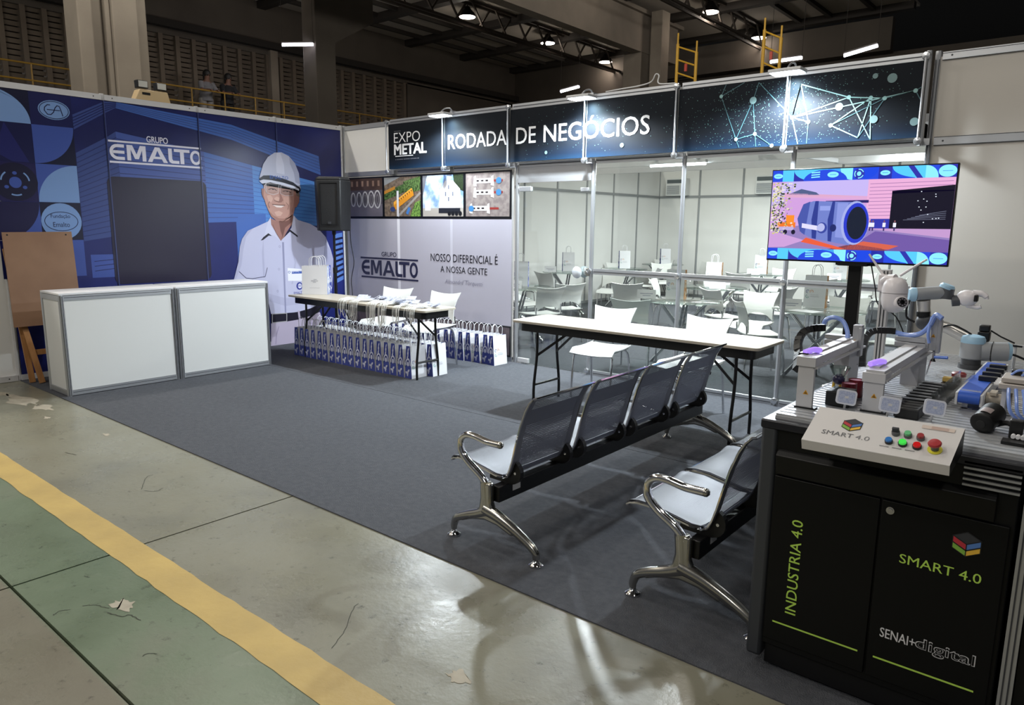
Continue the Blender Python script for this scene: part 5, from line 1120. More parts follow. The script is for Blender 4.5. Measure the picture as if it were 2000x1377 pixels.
# two gantries
WARN = P('#d69a1f', .5); STEEL = mat('machined_steel', '#c6c6ca', .45, .25); STEELD = mat('dull_steel', '#a2a2a8', .45, .3); VIO = mat('violet_lamp', '#a985f2', .3, emit=.8); HOSE = mat('blue_hose', '#7f9be0', .25, spec=.8)
def warning(parent, x, y, z, r):
    q = Print((x, y, z), (1, 0, 0), (0, 0, 1), .0004); q.poly([(-r, 0), (r, 0), (0, r*1.7)], WARN, 1); q.poly([(-r*.55, r*.25), (r*.55, r*.25), (0, r*1.15)], BLACK, 2); q.poly([(-r*.35, r*.35), (r*.35, r*.35), (0, r*.9)], WARN, 3); q.rect(-r*.3, r*.38, r*.3, r*.55, BLACK, 4); q.put('warning_sign', parent)
def gantry(label, x0, x1, yf, yb, zt, zpost, arm, act, chain):
    g = thing('linear_gantry', label, 'gantry', ((x0+x1)/2, (yf+yb)/2, ZW), 0, 'linear gantries on the machine')
    MB().box((x0, yf, ZW), (x1, yf+.016, zpost)).build('front_post', STEEL, g, bevel=.001); warning(g, (x0+x1)/2+.004, yf-.0005, ZW+.052, .0095)
    MB().box((x0-.004, yf-.004, ZW), (x1+.012, yf+.03, ZW+.006)).build('foot_plate', BLACK, g, smooth=False)
    MB().box((x0, yb-.17, ZW), (x1, yb-.02, zt-.03)).build('rear_plate', STEELD, g, smooth=False)
    MB().box((x0-.006, yf-.006, zpost-.034), (x1+.004, yf+.075, zpost)).build('front_bracket', STEEL, g, bevel=.001)
    b = MB(); b.box((x0+.004, yf, zt-.033), (x1-.002, yb+.03, zt-.006)); b.box((x0-.008, yf+.05, zt-.006), (x1-.03, yb, zt)); b.box((x1-.004, yf, zt-.042), (x1+.01, yb+.03, zt-.036)); b.build('linear_rail', STEEL, g, smooth=False)
    MB().tube(bez([(x0+.004, yf+.045, zt+.006), (x0+.02, yf+.085, zt+.012), (x0+.03, yf+.13, zt+.005)], 5), .010, 8).build('violet_indicator', VIO, g)
    xa, xb, ya, za = arm
    b = MB(); b.bar((xa, ya, za), (xb, ya, za), .042, .018); b.bar((xa, ya, za-.021), (xb+.004, ya, za-.021), .046, .018); b.box((xb, ya-.02, za-.032), (xb+.012, ya+.02, za+.012)); b.build('cross_slide', ALU, g, bevel=.001)
    xc, z0, z1 = act
    b = MB(); b.box((xc-.017, ya-.034, z0), (xc+.017, ya-.006, z1)).box((xc+.006, ya-.037, z0-.008), (xc+.02, ya-.004, z1-.01)); b.build('vertical_actuator', ALU, g, bevel=.002); warning(g, xc-.006, ya-.0375, (z0+z1)/2-.012, .008)
    MB().tube([(xc, ya-.02, z0), (xc, ya-.02, z0-.035)], .005, 8).build('plunger', STEELD, g); MB().cyl((xc, ya-.02, z0-.045), (xc, ya-.02, z0-.033), .010, 12, .005).build('suction_cup', BLACK, g)
    pts = bez(chain, 6)
    for i in range(0, len(pts)-2, 2):
        MB().bar(pts[i], pts[i+1]+(pts[i+1]-pts[i])*.93, .026, .019 if i % 4 else .022, (0, 1, 0)).build('cable_chain_link', BLACK, g, smooth=False)
    return g
g1 = gantry('smaller gantry on the left of the machine with a looping blue hose', 7.415, 7.470, -3.70, -3.10, 1.132, 1.130, (7.335, 7.415, -3.12, 1.128), (7.462, 1.070, 1.188), [(7.372, -3.58, 1.06), (7.335, -3.46, 1.09), (7.312, -3.40, 1.135), (7.318, -3.36, 1.168), (7.345, -3.34, 1.182), (7.375, -3.30, 1.185)])
MB().tube(bez([(7.32, -3.12, 1.155), (7.325, -3.12, 1.19), (7.355, -3.12, 1.207), (7.395, -3.12, 1.195), (7.422, -3.14, 1.15), (7.428, -3.16, 1.10)], 6), .009, 8).build('hose_loop', HOSE, g1)
MB().box((7.40, -3.66, 1.108), (7.43, -3.60, 1.135)).build('motor_bracket', BLACK, g1, smooth=False)
g2 = gantry('larger gantry in the middle of the machine with a vertical suction actuator', 7.608, 7.672, -3.60, -2.85, 1.10, 1.085, (7.56, 7.672, -2.93, 1.122), (7.707, 1.088, 1.222), [(7.452, -2.98, .99), (7.446, -2.97, 1.05), (7.450, -2.96, 1.11), (7.475, -2.95, 1.143), (7.52, -2.94, 1.15), (7.555, -2.93, 1.15)])
MB().tube(bez([(7.55, -2.93, 1.145), (7.60, -2.93, 1.137), (7.65, -2.94, 1.15), (7.685, -2.97, 1.19), (7.705, -2.99, 1.235), (7.73, -3.0, 1.225)], 6), .010, 8).tube(bez([(7.69, -2.97, 1.225), (7.685, -2.985, 1.16), (7.692, -2.985, 1.12)], 6), .006, 8).build('hose_loop', HOSE, g2)
MB().tube([(7.712, -2.96, 1.062), (7.76, -2.965, 1.066)], .006, 8).build('air_fitting', mat('fitting_blue', '#4f79d8', .25), g2)
MB().tube([(7.700, -2.95, 1.05), (7.688, -2.95, .985)], .0025, 6).build('needle', CHROME, g2)
# small table-top things
def flagp(x, y, z, lean_, label):
    t = thing('info_plate', label, 'plate', (x, y, ZW), 0, 'clear printed plates at the console edge')
    MB().tube([(x-.012, y+.03, ZW), (x-.004, y+.008, z-.02)], .004, 6).build('stem', ALUW, t)
    M = Matrix.Translation((x, y, z)) @ Matrix.Rotation(radians(28), 4, 'Z') @ Matrix.Rotation(radians(-12), 4, 'X') @ Matrix.Rotation(radians(lean_), 4, 'Y')
    MB().prism(rrect(-.033, -.026, .033, .026, .011), lambda a, c: (a, -.002, c), lambda a, c: (a, .002, c)).xf(M).build('clear_plate', mat('clear_plate', '#dfe2ee', .25), t, smooth=False)
    q = Print((0, 0, 0), (1, 0, 0), (0, 0, 1)); q.poly(rrect(-.027, -.020, .027, .020, .007), mat('plate_print', '#a3aed0', .4, col2='#c3cadf', nscale=220), 1); q.rect(-.006, -.004, .006, .004, BAGW, 2)
    q.xf(M @ Matrix.Translation((0, -.0022, 0))); q.put('printed_label', t)
flagp(7.57, -3.655, .998, 8, 'small clear plate standing by the black cup at the console edge')
flagp(7.707, -3.655, .994, 8, 'small clear plate right of the middle gantry post')
flagp(7.832, -3.62, .999, 8, 'small clear plate in front of the blue conveyor')
def cup(x, y, r, h, col, top, label):
    t = thing('workpiece_cylinder', label, 'cylinder', (x, y, ZW+.001), 0, 'workpiece cylinders on the machine')
    MB().lathe([(.001, 0), (r, 0), (r, h), (r*.9, h), (r*.88, h-.004), (.001, h-.004)], (0, 0, .0), 20).xf(Matrix.Translation((x, y, ZW+.001))).build('shell', mat('cup_'+col[1:], col, .3), t); MB().cyl((x, y, ZW+h-.0028), (x, y, ZW+h-.0015), r*.86, 20).build('lid', mat('cup_'+top[1:], top, .35), t)
cup(7.525, -3.45, .026, .062, '#5a0c18', '#d59ab6', 'dark red cylinder with pink lid, front one between the gantries'); cup(7.530, -3.385, .026, .066, '#6a0f1c', '#d8a2bc', 'dark red cylinder with pink lid, rear one between the gantries')
tag(MB().box((7.485, -3.60, ZW+.001), (7.565, -3.50, ZW+.055)).build('black_tray', BLACK, bevel=.004), 'plain black tray between the two gantry posts', 'tray')
t = thing('plastic_hopper', 'clear plastic hopper with a dark ball on yellow feet between the gantries', 'hopper', (7.45, -3.53, ZW))
MB().lathe([(.012, .05), (.016, .06), (.038, .11), (.0365, .112), (.013, .062), (.009, .052)], (7.478, -3.41, ZW), 20).build('funnel', TGLASS, t); MB().ball((7.478, -3.42, ZW+.066), .022, 14).build('ball', mat('dark_ball', '#2d2a4a', .25), t)
for dx, dy in ((-.022, -.01), (.022, -.01), (.0, .02)): MB().tube([(7.478+dx, -3.41+dy, ZW), (7.478+dx*.7, -3.41+dy*.7, ZW+.055)], .005, 8).build('foot', mat('foot_yellow', '#c9a83c', .5), t)
t = thing('part_tray', 'black moulded tray with three oval recesses beside the middle post', 'tray', (7.73, -3.56, ZW))
MB().box((7.712, -3.615, ZW+.001), (7.788, -3.475, ZW+.036)).build('tray_body', mat('tray_black', '#18191b', .5), t, bevel=.004)
for i in range(3):
    b = MB(); b.lathe([(.001, 0), (.030, .0), (.031, .0012), (.001, .0012)], (0, 0, 0), 20); b.xf(Matrix.Translation((7.75, -3.585+.042*i, ZW+.0362)) @ Matrix.Scale(.42, 4, (0, 1, 0))).build('recess', RUBBER, t)
t = thing('slide_magazine', 'row of black slide fingers behind the part tray', 'magazine', (7.77, -3.2, ZW))
for i in range(7):
    b = MB(); y = -3.40+i*.058; b.box((7.695, y, ZW+.008), (7.775, y+.034, ZW+.026)); b.c = 1; b.box((7.692, y-.004, ZW+.026), (7.778, y+.004, ZW+.03)); b.build('finger', [BLACK, ALU], t, smooth=False)
MB().box((7.70, -3.41, ZW+.0005), (7.77, -2.99, ZW+.009)).build('base_strip', ALU, t, smooth=False)
t = thing('clear_guide', 'clear acrylic guide chute sloping left of the blue conveyor', 'chute', (7.82, -3.25, ZW))
ACR = glass('acrylic', (.98, .99, .99, 1), .08, .12)
b = MB(); b.bar((7.80, -3.34, ZW+.012), (7.845, -3.04, ZW+.062), .05, .003).bar((7.776, -3.34, ZW+.025), (7.82, -3.04, ZW+.075), .003, .03).bar((7.824, -3.34, ZW+.025), (7.868, -3.04, ZW+.075), .003, .03); b.build('chute', ACR, t, smooth=False)
for dx in (.0, .03): MB().tube([(7.79+dx, -3.28, ZW), (7.79+dx, -3.28, ZW+.03)], .004, 6).build('support', CHROME, t)
t = thing('sensor_block', 'red and yellow sensor blocks on black base behind the clear chute', 'sensor', (7.79, -2.98, ZW))
MB().box((7.75, -3.01, ZW+.001), (7.83, -2.95, ZW+.025)).build('base', BLACK, t, bevel=.003); MB().box((7.752, -2.985, ZW+.026), (7.785, -2.955, ZW+.045)).build('yellow_sensor', mat('sensor_yellow', '#c2a45a', .5), t, bevel=.003); MB().lathe([(.001, 0), (.026, .0), (.027, .012), (.02, .018), (.001, .019)], (7.80, -2.93, ZW+.045), 18).build('red_disc', mat('sensor_red', '#7c2226', .4), t); MB().cyl((7.80, -2.93, ZW), (7.80, -2.93, ZW+.045), .012, 12).build('stem', BLACK, t)
# conveyor
t = thing('belt_conveyor', 'small blue belt conveyor with a motor on its right', 'conveyor', (7.885, -3.1, ZW)); BELT = mat('blue_belt', '#2a56b8', .45)
cz, r = .992, .021
prof = arc(-3.345, cz, r, r, 90, 270, 8)+arc(-2.62, cz, r, r, -90, 90, 8)
MB().prism(prof, lambda y, z: (7.860, y, z), lambda y, z: (7.925, y, z)).build('belt', BELT, t)
for x in (7.851, 7.9255): MB().box((x, -3.36, cz-.026), (x+.008, -2.60, cz+.017)).build('side_rail', ALUW, t, bevel=.001)
for y in (-3.31, -2.66): MB().box((7.868, y, ZW), (7.886, y+.005, cz-.022)).box((7.868, y, ZW), (7.90, y+.03, ZW+.003)).build('support', STEEL, t, smooth=False)
MB().cyl((7.935, -3.27, cz-.006), (7.985, -3.27, cz-.006), .020, 16).cyl((7.985, -3.27, cz-.006), (8.01, -3.27, cz-.006), .027, 16).box((7.945, -3.30, cz+.01), (7.965, -3.24, cz+.02)).build('motor', mat('motor_beige', '#b3a99a', .45, .3), t)
for i in range(4): MB().box((7.885, -3.10+i*.10, cz+.0215), (7.945, -3.075+i*.10, cz+.040)).build('pusher_block', mat('pusher', '#15181f', .35), t, bevel=.002)
MB().bar((7.865, -3.35, cz+.028), (7.925, -3.35, cz+.028), .014, .003).build('clear_guard', ACR, t, smooth=False)
t = thing('black_drum_motor', 'round black drum motor facing the viewer at the right edge', 'motor', (7.975, -3.56, ZW+.04)); 
M = Matrix.Translation((7.978, -3.60, .987)) @ Matrix.Rotation(radians(-14), 4, 'Z') @ Matrix.Rotation(radians(14), 4, 'X')
MB().lathe([(.001, -.052), (.022, -.050), (.030, -.048), (.034, -.044), (.036, .04), (.034, .046), (.001, .046)], (0, 0, 0), 28, 'y').xf(M).build('drum', mat('drum_black', '#0b0b0d', .5, spec=.3), t); MB().lathe([(.001, -.0535), (.012, -.053), (.013, -.0515), (.001, -.0515)], (0, 0, 0), 20, 'y').xf(M).build('front_cap', RUBBER, t)
MB().prism(arc(0, 0, .0362, .0362, 60, 110, 8)+arc(0, 0, .0368, .0368, 110, 60, 8), lambda a, c: M @ Vector((a, -.03, c)), lambda a, c: M @ Vector((a, .0, c))).build('type_label', P('#8a7e7e', .5), t, smooth=False); MB().box((7.962, -3.575, ZW), (7.996, -3.56, .965)).build('foot', BLACK, t, smooth=False)
t = thing('valve_island', 'pneumatic valve block with blue hoses at the right edge of the machine', 'valve block', (8.03, -3.3, ZW))
MB().box((7.975, -3.38, 1.045), (8.20, -3.24, 1.063)).box((7.98, -3.37, 1.066), (8.20, -3.25, 1.082)).build('valve_body', mat('valve_grey', '#b7b0aa', .4, .2), t, bevel=.002)
MB().box((7.985, -3.36, ZW), (7.998, -3.25, 1.045)).box((8.10, -3.36, ZW), (8.115, -3.25, 1.045)).build('stand_plate', STEEL, t, smooth=False)
for i in range(4): MB().cyl((7.96, -3.36+i*.033, 1.055), (7.975, -3.36+i*.033, 1.055), .007, 8).build('fitting', ALUW, t)
for i in range(4): MB().tube(bez([(8.005+.02*i, -3.385, 1.05), (8.01+.022*i, -3.41, 1.02), (8.02+.02*i, -3.42, .98), (8.04+.02*i, -3.40, .952)], 5), .0055, 8).build('hose', HOSE, t)
for i in range(3): MB().tube(bez([(8.0+.03*i, -3.30, 1.083), (8.02+.03*i, -3.30, 1.10), (8.05+.03*i, -3.29, 1.098), (8.07+.03*i, -3.28, 1.083)], 5), .004, 6).build('hose', HOSE, t)
MB().box((8.0, -3.30, 1.083), (8.03, -3.27, 1.10)).build('coil', BLACK, t, bevel=.002)
t = thing('terminal_block', 'dark cable terminal block with white rollers at the right front corner', 'terminal', (8.055, -3.6, ZW))
MB().box((8.03, -3.74, ZW+.001), (8.09, -3.69, ZW+.01)).build('base', BLACK, t, smooth=False); MB().tube(bez([(8.0, -3.58, ZW+.02), (8.03, -3.6, ZW+.035), (8.06, -3.62, ZW+.03), (8.10, -3.6, ZW+.045)], 5), .008, 8).build('cable', RUBBER, t)
for i in range(3): MB().cyl((8.055+.012*i, -3.70, ZW+.018), (8.055+.012*i, -3.68, ZW+.018), .006, 10).build('roller', BAGW, t)
MB().box((8.04, -3.66, ZW+.001), (8.075, -3.63, ZW+.06)).build('connector', BLACK, t, bevel=.003)
# camera on a slotted post
ALB = ALU
t = thing('security_camera', 'white dome security camera with two aerials on a slotted aluminium post', 'camera', (7.44, -2.58, ZW))
b = MB().box((7.405, -2.60, ZW), (7.443, -2.56, 1.385)); b.c = 1
for dx in (-.007, .007): b.box((7.424+dx-.0025, -2.6015, ZW), (7.424+dx+.0025, -2.599, 1.38))
b.build('post', [ALUW, ALUD], t, smooth=False); MB().box((7.403, -2.602, ZW), (7.445, -2.558, ZW+.012)).build('post_foot', BLACK, t, smooth=False)
CW = mat('camera_white', '#e0dce0', .3); M = Matrix.Translation((7.477, -2.64, 1.285)) @ Matrix.Rotation(radians(32), 4, 'Z')
MB().box((7.397, -2.615, 1.285), (7.45, -2.598, 1.365)).build('wall_bracket', CW, t, bevel=.006)
MB().tube(bez([(7.42, -2.61, 1.33), (7.44, -2.625, 1.345), (7.475, -2.64, 1.350)], 5), .020, 12).build('bracket_arm', CW, t)
MB().lathe([(.001, .072), (.022, .069), (.040, .058), (.050, .04), (.054, .015), (.054, .001), (.001, .0)], (0, 0, 0), 28).xf(M).build('upper_shell', CW, t)
hd = MB().lathe([(.001, -.001), (.0535, -.001), (.0535, -.03), (.050, -.055), (.038, -.078), (.018, -.088), (.001, -.09)], (0, 0, 0), 28).xf(M).build('lower_dome', CW, t)
M2 = M @ Matrix.Translation((.012, -.043, -.04)) @ Matrix.Rotation(radians(-14), 4, 'X')
MB().lathe([(.001, -.022), (.026, -.020), (.030, -.014), (.032, .01), (.001, .012)], (0, 0, 0), 24, 'y').xf(M2).build('lens_housing', CW, hd); MB().lathe([(.001, -.0235), (.021, -.0235), (.0215, -.021), (.001, -.021)], (0, 0, 0), 24, 'y').xf(M2).build('lens_plate', BLACK, hd)
MB().lathe([(.001, -.026), (.007, -.025), (.008, -.023), (.001, -.023)], (0, 0, 0), 16, 'y').xf(M2).build('lens', mat('lens_black', '#050507', .05), hd)
for k in range(8): MB().cyl(M2 @ Vector((.0148*cos(k*pi/4), -.0250, .0148*sin(k*pi/4))), M2 @ Vector((.0148*cos(k*pi/4), -.0235, .0148*sin(k*pi/4))), .0042, 10).build('infrared_lamp', mat('ir_lamp', '#77737a', .2), hd)
for nm, a, b_, c in (('aerial', (7.425, -2.61, 1.35), (7.40, -2.60, 1.38), (7.345, -2.60, 1.455)), ('aerial', (7.487, -2.62, 1.362), (7.52, -2.61, 1.39), (7.585, -2.60, 1.440))): MB().tube([a, b_, c], [.006, .006, .0045], 8).build(nm, CW, t)
# robot arm
BLUC = mat('robot_blue_cap', '#9fc4dc', .4); RG = mat('robot_grey', '#94979b', .45); RS = mat('robot_silver', '#d2cec9', .3, .5)
t = thing('robot_arm', 'light collaborative robot arm with pale blue joint caps behind the conveyor', 'robot', (7.775, -2.42, ZW)); B0 = (7.775, -2.42)
MB().cyl((B0[0], B0[1], ZW), (B0[0], B0[1], ZW+.02), .05, 24).cyl((B0[0], B0[1], ZW+.02), (B0[0], B0[1], ZW+.05), .040, 24).build('base', mat('robot_base', '#3a3b3e', .45), t)
MB().lathe([(.044, .045), (.049, .05), (.049, .125), (.046, .13), (.001, .13)], (B0[0], B0[1], ZW), 28).build('shoulder', RG, t); MB().lathe([(.0495, .118), (.0495, .135), (.043, .148), (.02, .155), (.001, .156)], (B0[0], B0[1], ZW), 28).build('shoulder_cap', BLUC, t)
e0 = Vector((B0[0]+.03, B0[1], ZW+.082)); e1 = e0+Vector((.10, .03, .006)); MB().cyl(e0, e1, .043, 24).build('upper_joint', RG, t); MB().cyl(e1, e1+Vector((.014, .004, 0)), .043, 24, .036).build('joint_cap', BLUC, t); MB().tube([e0+(e1-e0)*.45+Vector((.043*0, 0.0445*cos(a), .0445*sin(a))) for a in [k*pi/8 for k in range(16)]], .0025, 5, True).build('joint_seal', BLACK, t)
el = Vector((7.565, -2.38, 1.135)); MB().tube([(7.76, -2.36, 1.068), (7.66, -2.365, 1.115), el], [.030, .027, .030], 18).build('upper_arm', RS, t); MB().ball(el, .040, 18).build('elbow', mat('robot_dark_grey', '#4e5055', .45), t)
w1 = Vector((7.553, -2.40, 1.272)); b = MB().tube([el+Vector((0, 0, .02)), (7.556, -2.39, 1.2), w1+Vector((0, 0, -.03))], [.026, .029, .030], 18); b.build('forearm', RS, t); MB().cyl((7.557, -2.388, 1.165), (7.556, -2.39, 1.187), .031, 18).build('forearm_band', BLACK, t)
MB().cyl(w1+Vector((-.03, -.02, -.004)), w1+Vector((.075, .03, .008)), .031, 22).build('wrist', RG, t); MB().lathe([(.001, -.02), (.026, -.018), (.033, -.008), (.033, .012), (.001, .013)], (0, 0, 0), 22, 'x').xf(Matrix.Translation(w1+Vector((-.042, -.026, -.006))) @ Matrix.Rotation(radians(25), 4, 'Z')).build('wrist_cap', BLUC, t)
w2 = w1+Vector((.085, .03, .015)); MB().cyl(w2+Vector((0, 0, -.035)), w2+Vector((.004, 0, .012)), .031, 20).build('second_wrist', mat('robot_dark_grey', '#4e5055', .45), t); MB().lathe([(.033, .0), (.033, .012), (.026, .02), (.001, .021)], (0, 0, 0), 20).xf(Matrix.Translation(w2+Vector((.0, 0, .012))) @ Matrix.Rotation(radians(20), 4, 'Y')).build('second_wrist_cap', BLUC, t)
gq = w2+Vector((.055, .012, -.04)); MB().cyl(w2+Vector((.025, .005, -.045)), gq, .026, 20).build('tool_flange', mat('robot_dark_grey', '#4e5055', .45), t)
b = MB().ball(gq+Vector((.03, .0, .012)), .040, 18, (1.15, .8, .95)); b.build('gripper_body', CW, t)
MB().tube(bez([gq+Vector((.05, 0, .038)), gq+Vector((.085, 0, .035)), gq+Vector((.105, 0, .022)), gq+Vector((.108, 0, .012))], 5), [.014]*6+[.012]*5+[.008]*5, 10).build('gripper_finger', CW, t); MB().tube([gq+Vector((.03, 0, -.022)), gq+Vector((.075, 0, -.028)), gq+Vector((.088, 0, -.022))], .010, 10).build('gripper_finger', CW, t); MB().box(gq+Vector((.06, -.03, .0)), gq+Vector((.075, .01, .03))).build('gripper_pad', BLACK, t, bevel=.003)
MB().tube(bez([(7.545, -2.43, 1.28), (7.50, -2.44, 1.23), (7.495, -2.43, 1.16), (7.53, -2.42, 1.135)], 6), .005, 6).build('arm_cable', RUBBER, t); MB().tube(bez([(7.62, -2.40, 1.11), (7.68, -2.41, 1.135), (7.73, -2.42, 1.12), (7.765, -2.42, 1.10)], 6), .0045, 6).build('arm_cable', RUBBER, t)
# vision sensor on a side bar
t = thing('vision_sensor', 'black vision sensor on a cross bar above the right end of the conveyor', 'sensor', (7.90, -2.30, ZW))
MB().tube([(7.925, -2.28, ZW), (7.925, -2.28, 1.055)], .006, 8).build('support_post', ALUW, t); MB().bar((7.74, -2.30, 1.055), (7.95, -2.28, 1.048), .02, .008).build('cross_bar', BLACK, t, smooth=False)
MB().box((7.775, -2.32, 1.06), (7.825, -2.27, 1.105)).box((7.779, -2.316, 1.105), (7.822, -2.274, 1.135)).build('sensor_body', BLACK, t, bevel=.005); MB().tube([(7.80, -2.30, 1.05), (7.80, -2.30, 1.015)], .004, 6).build('probe', BLACK, t); MB().tube([(7.824, -2.29, 1.11), (7.865, -2.285, 1.085), (7.92, -2.28, 1.06)], .0035, 6).build('signal_cable', RUBBER, t)
MB().bar((7.92, -2.28, 1.05), (8.08, -2.25, 1.043), .014, .008).build('extension_bar', ALUW, t, smooth=False)
tag(MB().tube(bez([(7.84, -2.30, .975), (7.87, -2.31, 1.0), (7.92, -2.32, 1.012), (7.98, -2.3, .99), (8.04, -2.3, .985)], 6), .005, 6).build('signal_lead', RUBBER), 'black lead arching over the far end of the conveyor', 'cable')
# ---------------------------------------------------------------- hall behind the stand
hw = MB()
hw.box((-14.0, -6, 0), (-13.7, 24, 4.1)).box((-13.75, 13.5, 4.1), (-13.5, 24, 6.9)).box((-14.3, -6, 5.16), (-14.25, 24, 7.0)).box((-13.9, -6, 6.85), (-13.5, 24, 8.9)); struct(hw.build('wall_louvre', CONCD, smooth=False))  # dark sheet behind the upper slats added so their gaps look shaded
struct(MB().box((-13.48, -6, 7.02), (-13.25, 24, 7.22)).build('trim_13', mat('dark_beam', '#1c1815', .9), smooth=False))
SLAT = mat('louvre_slat', '#574d43', .85, col2='#5f554a', nscale=2); n = 0
for k in range(-5, 28):                          # louvre bays between concrete mullions
    y = .225+k*.4885
    n += 1; b = MB()
    b.box((-13.75, y-.12, 4.1), (-13.48, y, 6.86))
    for i in range(19):
        z = 4.32+i*.138
        o = .06 if i > 4 or i in (0, 3) else .052
        b.bar((-13.60, y, z+(.022 if i in (3, 4) else 0)), (-13.60, y+.37, z+(.022 if i in (3, 4) else 0)), .012, .105 if i not in (3, 4) else .07, (.34, 0, .94))
    struct(b.build('window_%d' % (n+6), SLAT, smooth=False))
struct(MB().box((-13.75, 7.53, 4.1), (-13.38, 7.80, 7.0)).build('trim_14', CONC, smooth=False))
# daylight seen through the lowest slats
struct(MB().box((-14.6, -6, 3.6), (-14.55, 24, 5.15)).build('window_60', mat('daylight', '#dfe6ee', .5, emit=1.6), smooth=False))
struct(MB().box((-13.6, -6, 3.95), (-11.9, 24, 4.1)).build('trim_15', CONCD, smooth=False))
t = thing('guard_rail', 'yellow tube guard rail of the gallery under the louvres', 'railing', (-12, 6, 4.1)); YD = mat('railing_yellow', '#8a6a22', .5)
for z in (5.2, 4.82): MB().tube([(-12, -5.5, z), (-12, 20, z)], .022, 8).build('handrail', YD, t)
for i in range(27): MB().tube([(-12, -4.6+i*.97, 4.1), (-12, -4.6+i*.97, 5.2)], .02, 8).build('rail_post', YD, t)
# two visitors leaning on the rail
def person(name_l, x, y, z, top, bottom, hair, lean_, longhair):
    t = thing('person', name_l, 'person', (x, y, z), 0, 'visitors on the gallery')
    sk = mat('skin_dark', '#6a4a3c', .6)
    me = bpy.data.meshes.new('body')
    J = [(0, 0, .92), (.03*lean_, 0, 1.10), (.10*lean_, 0, 1.34), (.14*lean_, 0, 1.44), (.19*lean_, 0, 1.56), (.21*lean_, 0, 1.66),
         (.10*lean_, -.19, 1.36), (.25, -.22, 1.14), (.42, -.14, 1.14), (.50, -.10, 1.14), (.10*lean_, .19, 1.36), (.25, .22, 1.14), (.42, .14, 1.14), (.50, .10, 1.14),
         (0, -.10, .88), (.03, -.11, .48), (-.02, -.11, .06), (.12, -.12, .03), (0, .10, .88), (.03, .11, .48), (-.02, .11, .06), (.12, .12, .03)]
    Ed = [(0, 1), (1, 2), (2, 3), (3, 4), (4, 5), (2, 6), (6, 7), (7, 8), (8, 9), (2, 10), (10, 11), (11, 12), (12, 13), (0, 14), (14, 15), (15, 16), (16, 17), (0, 18), (18, 19), (19, 20), (20, 21)]
    Rr = [.15, .13, .15, .06, .085, .085, .06, .045, .035, .03, .06, .045, .035, .03, .09, .065, .045, .035, .09, .065, .045, .035]
    me.from_pydata(J, Ed, []); me.materials.append(sk); o = bpy.data.objects.new('body', me); COL.objects.link(o); o.parent = t
    sm = o.modifiers.new('skin', 'SKIN'); sm.use_smooth_shade = True
    for i, v in enumerate(me.skin_vertices[0].data): v.radius = (Rr[i], Rr[i]); v.use_root = (i == 0)
    o.modifiers.new('sub', 'SUBSURF').levels = 1; o.modifiers['sub'].render_levels = 1
    L_ = lean_
    MB().tube([(0, 0, .90), (.03*L_, 0, 1.10), (.09*L_, 0, 1.32), (.125*L_, 0, 1.42)], [.19, .175, .20, .09], 14).tube([(.10*L_, -.16, 1.37), (.2, -.22, 1.18)], [.085, .07], 10).tube([(.10*L_, .16, 1.37), (.2, .22, 1.18)], [.085, .07], 10).build('shirt', mat(*top), t, world=False)
    MB().tube([(0, -.09, .95), (.03, -.11, .48), (-.02, -.11, .10)], [.12, .085, .065], 12).tube([(0, .09, .95), (.03, .11, .48), (-.02, .11, .10)], [.12, .085, .065], 12).build('trousers', mat(*bottom), t, world=False)
    hb = MB().ball((.19*L_-.018, 0, 1.635), .112, 14, (1, .95, 1.05))
    if longhair: hb.tube([(.17*L_-.05, 0, 1.66), (.12*L_-.06, 0, 1.45)], [.09, .06], 10)
    hb.build('hair', mat(*hair), t, world=False)
    for s in (-1, 1):
        for k in range(4): MB().tube([(.50, s*.10+s*.012*(k-1.5), 1.145), (.545, s*.10+s*.013*(k-1.5), 1.14), (.555, s*.10+s*.013*(k-1.5), 1.11)], .008, 6).build('finger', sk, t, world=False)
        MB().tube([(.49, s*.075, 1.145), (.525, s*.06, 1.125)], .009, 6).build('thumb', sk, t, world=False)
    MB().ball((.19*L_+.105, 0, 1.585), .016, 8).build('nose', sk, t, world=False)
person('person with dark hair in a pale top leaning on the gallery rail', -12.5, 4.80, 4.1, ('top_pale', '#6f6f74', .8), ('trousers_light', '#7d7a78', .8), ('hair_dark', '#0b0a0a', .6), .75, True)
person('person with long dark hair in a black top at the gallery rail', -12.5, 5.45, 4.1, ('top_black', '#14151a', .8), ('trousers_black', '#101114', .8), ('hair_black', '#0a0909', .6), .75, True)
# concrete columns, crane girder, back wall
def column(name, pieces, m=CONC):
    b = MB()
    for a, c in pieces: b.box(a, c)
    return struct(b.build(name, m, bevel=.02, smooth=False))
column('trim_16', [((-4.5, -1.655, 0), (-4.0, -1.44, 9.2)), ((-4.45, -1.44, 0), (-4.16, -1.24, 9.2)), ((-4.5, -1.24, 0), (-4.06, -1.157, 9.2)), ((-4.5, -1.157, 0), (-4.0, -.77, 9.2)), ((-4.5, -.77, 0), (-4.12, -.585, 9.2))])
b = MB().prism([(5.4, 0), (6.02, 0), (6.02, 6.15), (7.3, 6.9), (7.3, 8.3), (4.3, 8.3), (4.3, 7.9), (5.4, 7.2)], lambda y, z: (-8.55, y, z), lambda y, z: (-8.0, y, z)); struct(b.build('trim_17', CONCD, bevel=.02, smooth=False))
column('trim_18', [((-4.75, 14.9, 0), (-4.1, 15.7, 7.0)), ((-3.9, 15.1, 5.6), (-3.5, 15.6, 8.2))])
GIR = mat('girder_grey', '#746c63', .85, col2='#7e756b', nscale=1.5)
b = MB().box((-4.46, -6, 7.0), (-4.1, 17.3, 8.12)).box((-4.6, -6, 8.12), (-3.98, 17.5, 8.24)); struct(b.build('trim_19', GIR, smooth=False))
column('trim_20', [((-2.9, 9.2, 8.3), (-2.5, 9.7, 11)),], GIR)
